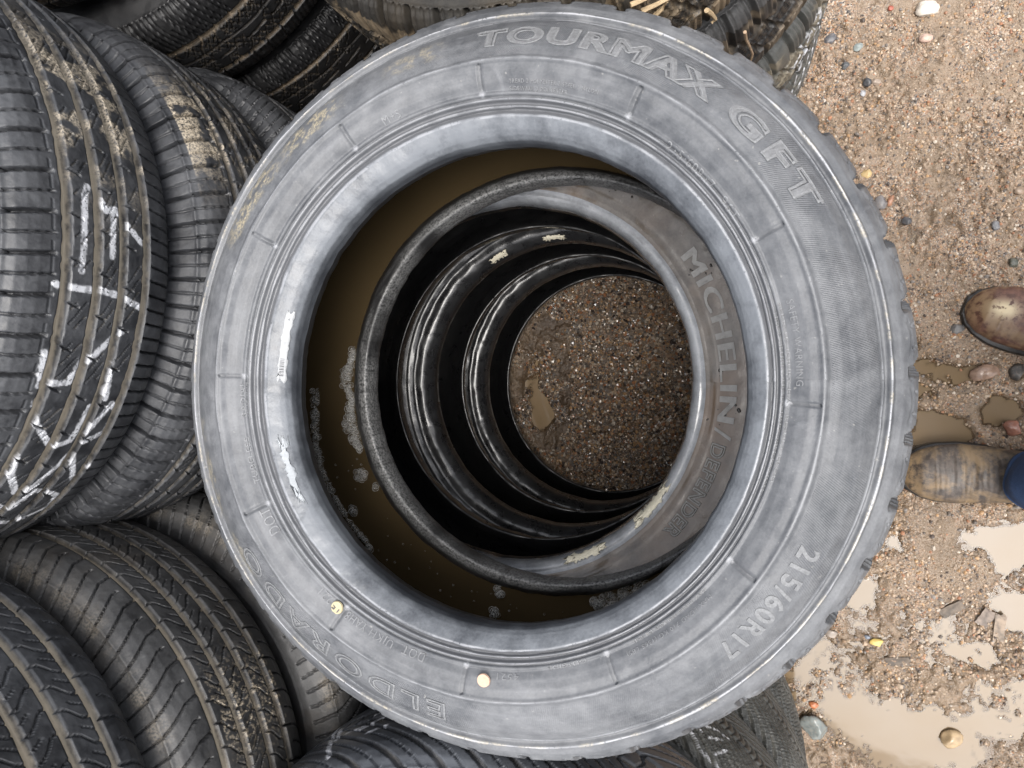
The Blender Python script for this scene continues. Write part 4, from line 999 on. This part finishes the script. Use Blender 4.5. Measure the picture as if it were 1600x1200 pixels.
# straw and a twig caught on the tyres at the top
def twig(name, pts, r, mat, label, cat):
    bm = bmesh.new(); prev = None
    for i, p in enumerate(pts):
        p = Vector(p); d = (Vector(pts[min(i + 1, len(pts) - 1)]) - Vector(pts[max(i - 1, 0)])).normalized()
        a = d.orthogonal().normalized(); b = d.cross(a); rr = r * (1 - .5 * i / len(pts))
        ring = [bm.verts.new(p + (a * math.cos(q * math.pi / 3) + b * math.sin(q * math.pi / 3)) * rr) for q in range(6)]
        if prev:
            for q in range(6): bm.faces.new((prev[q], prev[(q + 1) % 6], ring[(q + 1) % 6], ring[q]))
        else: bm.faces.new(ring[::-1])
        prev = ring
    bm.faces.new(prev); me = bpy.data.meshes.new(name); bm.to_mesh(me); bm.free(); me.materials.append(mat); o = bpy.data.objects.new(name, me); link(o); tag(o, label, cat); return o
M_straw = plain('dry_straw', (.58, .44, .27), .6, .3, 300); M_twig = plain('dry_twig_bark', (.46, .33, .22), .7, .4, 300)
def on_cyl(px, py, c, R):
    u = (px - 800) / 1100; v = (600 - py) / 1100
    d = np.array([math.cos(TILT) * u - math.sin(TILT), v, -math.sin(TILT) * u - math.cos(TILT)])
    a = d[0] ** 2 + d[1] ** 2; b = -2 * (d[0] * c[0] + d[1] * c[1]); cc = c[0] ** 2 + c[1] ** 2 - R * R; k = (-b - math.sqrt(max(0, b * b - 4 * a * cc))) / (2 * a)
    return (d[0] * k, d[1] * k, CAM_H + d[2] * k)
C3 = (Tc[0] + .01, Tc[1]); C2 = Tc
twig('twig', [on_cyl(*p, C3, .349) for p in ((1164, 50), (1166, 62), (1171, 72), (1176, 84), (1173, 95))], .0022, M_twig, 'small pale dead twig caught on the block tread tyre', 'twig')
for i, (pts, lb) in enumerate(((((985, 8), (1000, 2), (1018, -6)), 'flat straw blade at the crest of the muddy block tyre, left of the others'), (((1002, 18), (1024, 8), (1048, -4)), 'middle straw blade on the muddy block tyre'),
                               (((1022, 26), (1034, 14), (1042, 2)), 'short straw blade nearest the big grey tyre'), (((1104, 16), (1112, 22), (1118, 30), (1112, 36)), 'curled straw blade on the right of the muddy block tyre'))):
    o = twig('straw', [on_cyl(*p, C2, .349) for p in pts], .0028, M_straw, lb, 'straw'); o['group'] = 'straw blades on the muddy tyre'

# ------------------------------------------------------------------ the person whose boots stand beside the stack
def leather(name, base, mudc, amt, seed, crease):
    t = NT(name); co = t.obj(); mp = t.n('ShaderNodeMapping'); t.l(co, mp.inputs[0]); mp.inputs['Location'].default_value = (seed, 0, 0); c = mp.outputs[0]
    n1 = t.noise(c, 18, 5, .6, .8); n2 = t.noise(c, 90, 4, .65)
    col = t.mix(t.ramp(n2, .35, .65), base, tuple(min(1, v * 2.0) for v in base))
    col = t.mix(t.math('MULTIPLY', t.ramp(t.math('ADD', t.math('MULTIPLY', n1, .7), t.math('MULTIPLY', n2, .3)), .60 - amt * .25, .70 - amt * .2), .85), col, mudc)
    a = t.attr('mudmask'); sp = t.n('ShaderNodeSeparateColor'); t.l(a.outputs['Color'], sp.inputs[0])
    col = t.mix(t.math('MULTIPLY', sp.outputs[0], t.ramp(n2, .38, .55), clamp=True), col, tuple(v * 1.3 for v in mudc))
    col = t.mix(t.math('MULTIPLY', sp.outputs[1], t.ramp(n2, .40, .5), clamp=True), col, (.66, .55, .36))
    t.l(col, t.b.inputs['Base Color']); t.l(t.math('ADD', t.math('MULTIPLY', n2, .40), .28), t.b.inputs['Roughness']); t.b.inputs['Specular IOR Level'].default_value = .5
    wv = t.n('ShaderNodeTexWave'); wv.wave_type = 'BANDS'; wv.bands_direction = 'X'; wv.inputs['Scale'].default_value = 42; wv.inputs['Distortion'].default_value = 3.5; wv.inputs['Detail'].default_value = 2; wv.inputs['Detail Scale'].default_value = 1.2
    t.l(co, wv.inputs['Vector'])
    cm = t.math('MULTIPLY', wv.outputs['Fac'], sp.outputs[2])
    t.l(t.bump(t.math('ADD', t.math('MULTIPLY', cm, crease), t.math('MULTIPLY', n2, .5)), .45, .0012), t.b.inputs['Normal']); return t.m
def loft(name, rings, mat, parent, attrs=None, caps=True):
    R = np.array(rings); n, m, _ = R.shape; I = np.arange(n * m).reshape(n, m); J = np.roll(I, -1, axis=1)
    f = np.stack([I[:-1], J[:-1], J[1:], I[1:]], 2).reshape(-1, 4).tolist(); co = R.reshape(-1, 3)
    if caps:
        co = np.vstack([co, R[0].mean(0), R[-1].mean(0)]); k = n * m
        f += [[I[0, (j + 1) % m], I[0, j], k, k] for j in range(m)] + [[I[-1, j], I[-1, (j + 1) % m], k + 1, k + 1] for j in range(m)]
        if attrs: attrs = {a: np.vstack([v, v[:1], v[-1:]]) for a, v in attrs.items()}
    q = [x for x in f if x[2] != x[3]]; tr = [x[:3] for x in f if x[2] == x[3]]
    me = bpy.data.meshes.new(name); me.from_pydata(co.tolist(), [], q + tr); me.update()
    bm = bmesh.new(); bm.from_mesh(me); bmesh.ops.recalc_face_normals(bm, faces=bm.faces); bm.to_mesh(me); bm.free()
    for p in me.polygons: p.use_smooth = True
    for an, av in (attrs or {}).items():
        a = me.attributes.new(an, 'FLOAT_COLOR', 'POINT'); a.data.foreach_set('color', np.asarray(av, np.float32).ravel())
    me.materials.append(mat); return link(bpy.data.objects.new(name, me), parent)
def interp(tab, s):
    tab = np.array(tab); return [np.interp(s, tab[:, 0], tab[:, k]) for k in range(1, tab.shape[1])]
def make_boot(parent, tip, ang, mat, msole, patch, sx=1.0):
    b = empty('boot', (0, 0, 0)); b.parent = parent; b.location = (tip[0], tip[1], tip[2]); b.rotation_euler = (0, 0, R_(ang))
    #        s     halfwidth  height  side shift
    tab = [(0, .004, .020, 0), (.004, .018, .032, 0), (.012, .030, .043, 0), (.028, .0415, .055, 0), (.055, .0495, .062, .001), (.09, .0515, .066, .002), (.13, .048, .078, .001), (.165, .044, .098, 0), (.19, .042, .118, 0), (.215, .041, .128, 0), (.25, .039, .126, 0), (.28, .034, .118, 0), (.296, .022, .105, 0), (.30, .006, .09, 0)]
    ss = np.r_[np.linspace(0, .03, 14), np.linspace(.035, .285, 60), np.linspace(.288, .30, 8)]
    rings = []; at_ = []
    M = 48
    for s in ss:
        hwid, ht, sh = interp(tab, s); ring = []
        for k in range(M):
            a = 2 * math.pi * k / M; cy, cz = math.cos(a), math.sin(a)
            p = 2.35
            yy = hwid * np.sign(cy) * abs(cy) ** (2 / p); zz = (np.sign(cz) * abs(cz) ** (2 / p) * .5 + .5) * (ht - .016) + .016
            if cz > 0: yy *= 1 - .16 * cz * (1 if s > .1 else s / .1)
            w_ = (vnoise(np.array(s * 70), np.array(k * .22), 3) - .5) * .0025 + (math.sin(s * 420 + math.sin(k * .4) * 1.4) * .0008 * math.exp(-((s - .095) / .035) ** 2) if cz > 0 else 0)
            ring.append((s, yy + sh, zz + w_ * (cz > 0)))
            toe = float(np.clip(1 - s / .035, 0, 1)) + float(np.clip(-cz * 1.3, 0, 1)) * .5
            pm = math.exp(-((s - patch[0]) / patch[2]) ** 2 - ((yy - patch[1]) / patch[3]) ** 2) if patch and cz > 0 else 0
            at_.append((toe, pm * 1.2, 1 if (.045 < s < .15 and cz > -.2) else .15, 1))
        rings.append(ring)
    up = loft('upper', rings, mat, b, {'mudmask': np.array(at_)})
    # sole with a welt standing proud of the upper
    rings = []
    for lv, (z, g) in enumerate(((0, .0015), (.004, .0032), (.013, .0032), (.0165, .0024), (.018, .0005))):
        ring = []
        for k in range(96):
            a = 2 * math.pi * k / 96; s = .15 - .15 * math.cos(a); hwid, _, sh = interp(tab, min(max(s, .0), .3))
            hw2 = float(interp(tab, float(np.clip(s, .003, .297)))[0]); yy = math.copysign(hw2 + g, math.sin(a)) if abs(math.sin(a)) > 1e-6 else 0
            waist = 1 - .12 * math.exp(-((s - .17) / .03) ** 2)
            ring.append((s + (-g if math.cos(a) > .9 else g if math.cos(a) < -.9 else 0), yy * waist, z))
        rings.append(ring)
    loft('sole', rings, msole, b)
    # collar of the shaft
    rings = []
    for z, g in ((.118, 0), (.13, .001), (.15, .002), (.17, .003), (.20, .004)):
        rings.append([(.222 + (.062 + g) * math.cos(2 * math.pi * k / 40) * 1.0, (.044 + g) * math.sin(2 * math.pi * k / 40), z) for k in range(40)])
    loft('shaft', rings, mat, b, {'mudmask': np.tile([.2, 0, .2, 1], (5 * 40, 1))})
    return b
person = empty('person', (.5, -.03, 0)); tag(person, 'person in wet muddy brown boots and blue jeans standing beside the stack', 'person')
def rel(p): return (p[0] - .5, p[1] + .03, p[2])
M_b1 = leather('grey_brown_muddy_leather', (.060, .048, .040), (.26, .18, .10), .62, 0, .5)
M_b2 = leather('dark_red_brown_leather', (.085, .040, .028), (.22, .145, .08), .50, 4, .35)
M_sole = plain('muddy_sole_rubber', (.035, .030, .026), .3, .5, 120)
bt1 = make_boot(person, rel((.262, -.158, -.004)), 1.0, M_b1, M_sole, None); bt1['label'] = 'grey-brown boot with tan mud on its toe'
bt2 = make_boot(person, rel((.364, .138, -.002)), -21, M_b2, M_sole, (.048, .004, .018, .013)); bt2['label'] = 'dark red-brown boot with a cream mud patch'
# jeans: both legs and the hips as one skinned surface
t = NT('dark_blue_denim'); co = t.obj(); n1 = t.noise(co, 14, 4); n2 = t.noise(co, 900, 2)
cc = t.mix(t.ramp(n1, .3, .7), (.014, .040, .115), (.032, .080, .20)); t.l(t.mix(t.math('MULTIPLY', n2, .4), cc, (.06, .10, .2)), t.b.inputs['Base Color']); t.b.inputs['Roughness'].default_value = .8
t.l(t.bump(t.math('ADD', n2, t.math('MULTIPLY', t.noise(co, 40, 3), 3)), .5, .002), t.b.inputs['Normal']); M_denim = t.m
def leg_rings(ax, ay, hx, hy):
    rings = []
    for z, k, r, ry in ((.098, 0, .074, .056), (.101, 0, .077, .059), (.112, 0, .078, .060), (.115, 0, .0745, .057), (.118, 0, .077, .0595), (.14, .02, .076, .059), (.17, .05, .073, .058), (.22, .1, .070, .058), (.32, .25, .074, .064), (.42, .4, .072, .064), (.50, .5, .072, .066), (.62, .65, .082, .078), (.74, .8, .090, .086), (.84, .92, .094, .090)):
        cx, cy = lerp(ax, hx, k), lerp(ay, hy, k)
        if z > .45 and z < .55: cx -= .015
        rings.append([rel((cx + r * math.cos(2 * math.pi * q / 48) * (1 + .03 * math.sin(z * 60 + q * .5)), cy + ry * math.sin(2 * math.pi * q / 48) * (1 + .025 * math.sin(z * 48 + q * .8)), z + .002 * math.sin(q * .9))) for q in range(48)])
    return rings
bmj = bmesh.new()
def add_rings(rings):
    vs = [[bmj.verts.new(p) for p in r] for r in rings]
    for a, b in zip(vs[:-1], vs[1:]):
        for q in range(len(a)): bmj.faces.new((a[q], a[(q + 1) % len(a)], b[(q + 1) % len(a)], b[q]))
    return vs
Lg = add_rings(leg_rings(.470, -.155, .60, -.105)); Rg = add_rings(leg_rings(.545, .055, .60, .075))
hip = [[rel((.60 + a_ * math.cos(2 * math.pi * q / 64), -.015 + b_ * math.sin(2 * math.pi * q / 64), z)) for q in range(64)] for z, a_, b_ in ((.80, .085, .150), (.84, .105, .180), (.90, .115, .185), (.97, .112, .178), (1.04, .105, .162), (1.06, .104, .160))]
Hp = add_rings(hip); bmj.faces.new(Hp[-1]); bmj.faces.new(Hp[0][::-1])
bmesh.ops.recalc_face_normals(bmj, faces=bmj.faces)
mej = bpy.data.meshes.new('jeans'); bmj.to_mesh(mej); bmj.free()
for p in mej.polygons: p.use_smooth = True
mej.materials.append(M_denim); link(bpy.data.objects.new('jeans', mej), person)

# jacket, neck and head, all outside the picture but standing where the photographer stands
def ell_rings(tab, n=48, fold=0.0):
    return [[(cx + a * math.cos(2 * math.pi * q / n) * (1 + fold * math.sin(q * 1.7 + z * 40)), cy + b * math.sin(2 * math.pi * q / n) * (1 + fold * math.sin(q * 1.1 + z * 30)), z) for q in range(n)] for z, cx, cy, a, b in tab]
M_jacket = plain('dark_olive_jacket_cloth', (.045, .050, .038), .8, .3, 60); M_skin = plain('skin', (.50, .31, .22), .5, .12, 40); M_hair = plain('dark_hair', (.03, .022, .016), .6, .3, 300)
tor = [(.80, .10, .015, .140, .205), (.81, .10, .015, .146, .212), (.90, .10, .015, .140, .205), (1.02, .10, .015, .125, .188), (1.15, .10, .015, .128, .195), (1.28, .10, .015, .132, .215), (1.38, .10, .015, .122, .222), (1.43, .10, .015, .100, .200), (1.465, .10, .015, .078, .120), (1.49, .098, .015, .070, .078), (1.52, .095, .015, .068, .072)]
loft('jacket', ell_rings(tor, 64, .012), M_jacket, person)
for sg in (-1, 1):
    pts = [(.105, .015 + sg * .185, 1.405, .062), (.11, .015 + sg * .225, 1.36, .064), (.12, .015 + sg * .250, 1.25, .058), (.13, .015 + sg * .262, 1.13, .052), (.12, .015 + sg * .255, 1.07, .050), (.06, .015 + sg * .235, 1.00, .047), (-.01, .015 + sg * .200, .94, .043), (-.025, .015 + sg * .180, .91, .040), (-.02, .015 + sg * .165, .885, .034)]
    rg_ = []
    for k, (x, y, z, r) in enumerate(pts):
        a_ = Vector(pts[min(k + 1, len(pts) - 1)][:3]) - Vector(pts[max(k - 1, 0)][:3]); a_.normalize(); e1 = a_.cross(Vector((1, 0, .2))).normalized(); e2 = a_.cross(e1)
        rg_.append([tuple(Vector((x, y, z)) + (e1 * math.cos(2 * math.pi * q / 32) + e2 * math.sin(2 * math.pi * q / 32)) * r * (1 + .03 * math.sin(q * 1.3 + k))) for q in range(32)])
    loft('sleeve', rg_, M_jacket, person)
hd = [(1.46, .095, .015, .060, .060), (1.52, .090, .015, .056, .056), (1.545, .075, .015, .068, .058), (1.56, .062, .015, .082, .060), (1.58, .060, .015, .090, .066), (1.61, .066, .015, .094, .072), (1.64, .070, .015, .097, .075), (1.67, .072, .015, .099, .077), (1.70, .074, .015, .098, .077), (1.73, .076, .015, .092, .072), (1.755, .078, .015, .076, .060), (1.77, .08, .015, .052, .042), (1.777, .08, .015, .02, .018)]
rg_ = []
for z, cx, cy, a_, b_ in hd:
    row = []
    for q in range(64):
        t_ = 2 * math.pi * q / 64; r = 1.0; c = math.cos(t_); sn = math.sin(t_)
        x = cx + a_ * c; y = cy + b_ * sn
        if c < -.9: x -= .022 * math.exp(-((z - 1.625) / .014) ** 2) * math.exp(-(sn / .14) ** 2) + .006 * math.exp(-((z - 1.588) / .006) ** 2) * math.exp(-(sn / .3) ** 2)
        x += .010 * math.exp(-((z - 1.655) / .012) ** 2) * math.exp(-((abs(sn) - .40) / .14) ** 2) * (c < 0)
        y += math.copysign(.016, sn) * math.exp(-((z - 1.635) / .024) ** 2) * math.exp(-((c - .05) / .12) ** 2)
        row.append((x, y, z))
    rg_.append(row)
loft('body', rg_, M_skin, person)
hr = [(1.62, .112, .015, .066, .072), (1.66, .100, .015, .080, .082), (1.70, .090, .015, .094, .084), (1.73, .084, .015, .098, .082), (1.76, .082, .015, .086, .070), (1.785, .084, .015, .055, .046), (1.792, .084, .015, .02, .018)]
loft('hair', ell_rings(hr, 48, .012), M_hair, person)

# water drops lying on the second tyre's sidewall
dc = []; ds = []
for a, r, w_, n in ((1.6, .2478, .010, 14), (-6.1, .259, .012, 22), (-9.7, .2446, .009, 14), (27.1, .2655, .006, 8), (29, .2449, .006, 7), (47, .279, .008, 10), (54.8, .2627, .008, 12), (60, .258, .010, 10)):
    for _ in range(n):
        q = math.sqrt(rng.random()) * w_; b = rng.random() * 6.28
        x = r * math.cos(R_(a)) + q * math.cos(b); y = r * math.sin(R_(a)) + q * math.sin(b); k = .0006 + .0020 * rng.random() ** 3
        dc.append((x - .275, y + .002, .553 + z_t2(math.hypot(x, y)) + k * .1)); ds.append((k, k * (.6 + .5 * rng.random()), k * .5))
M_drop = plain('dark_muddy_drop', (.018, .015, .012), .06, .1, 200, bump=0)
scatter_mesh('water_drops', (np.array(dc), np.array(ds)), IV2, IF2, M_drop, kind='stuff')
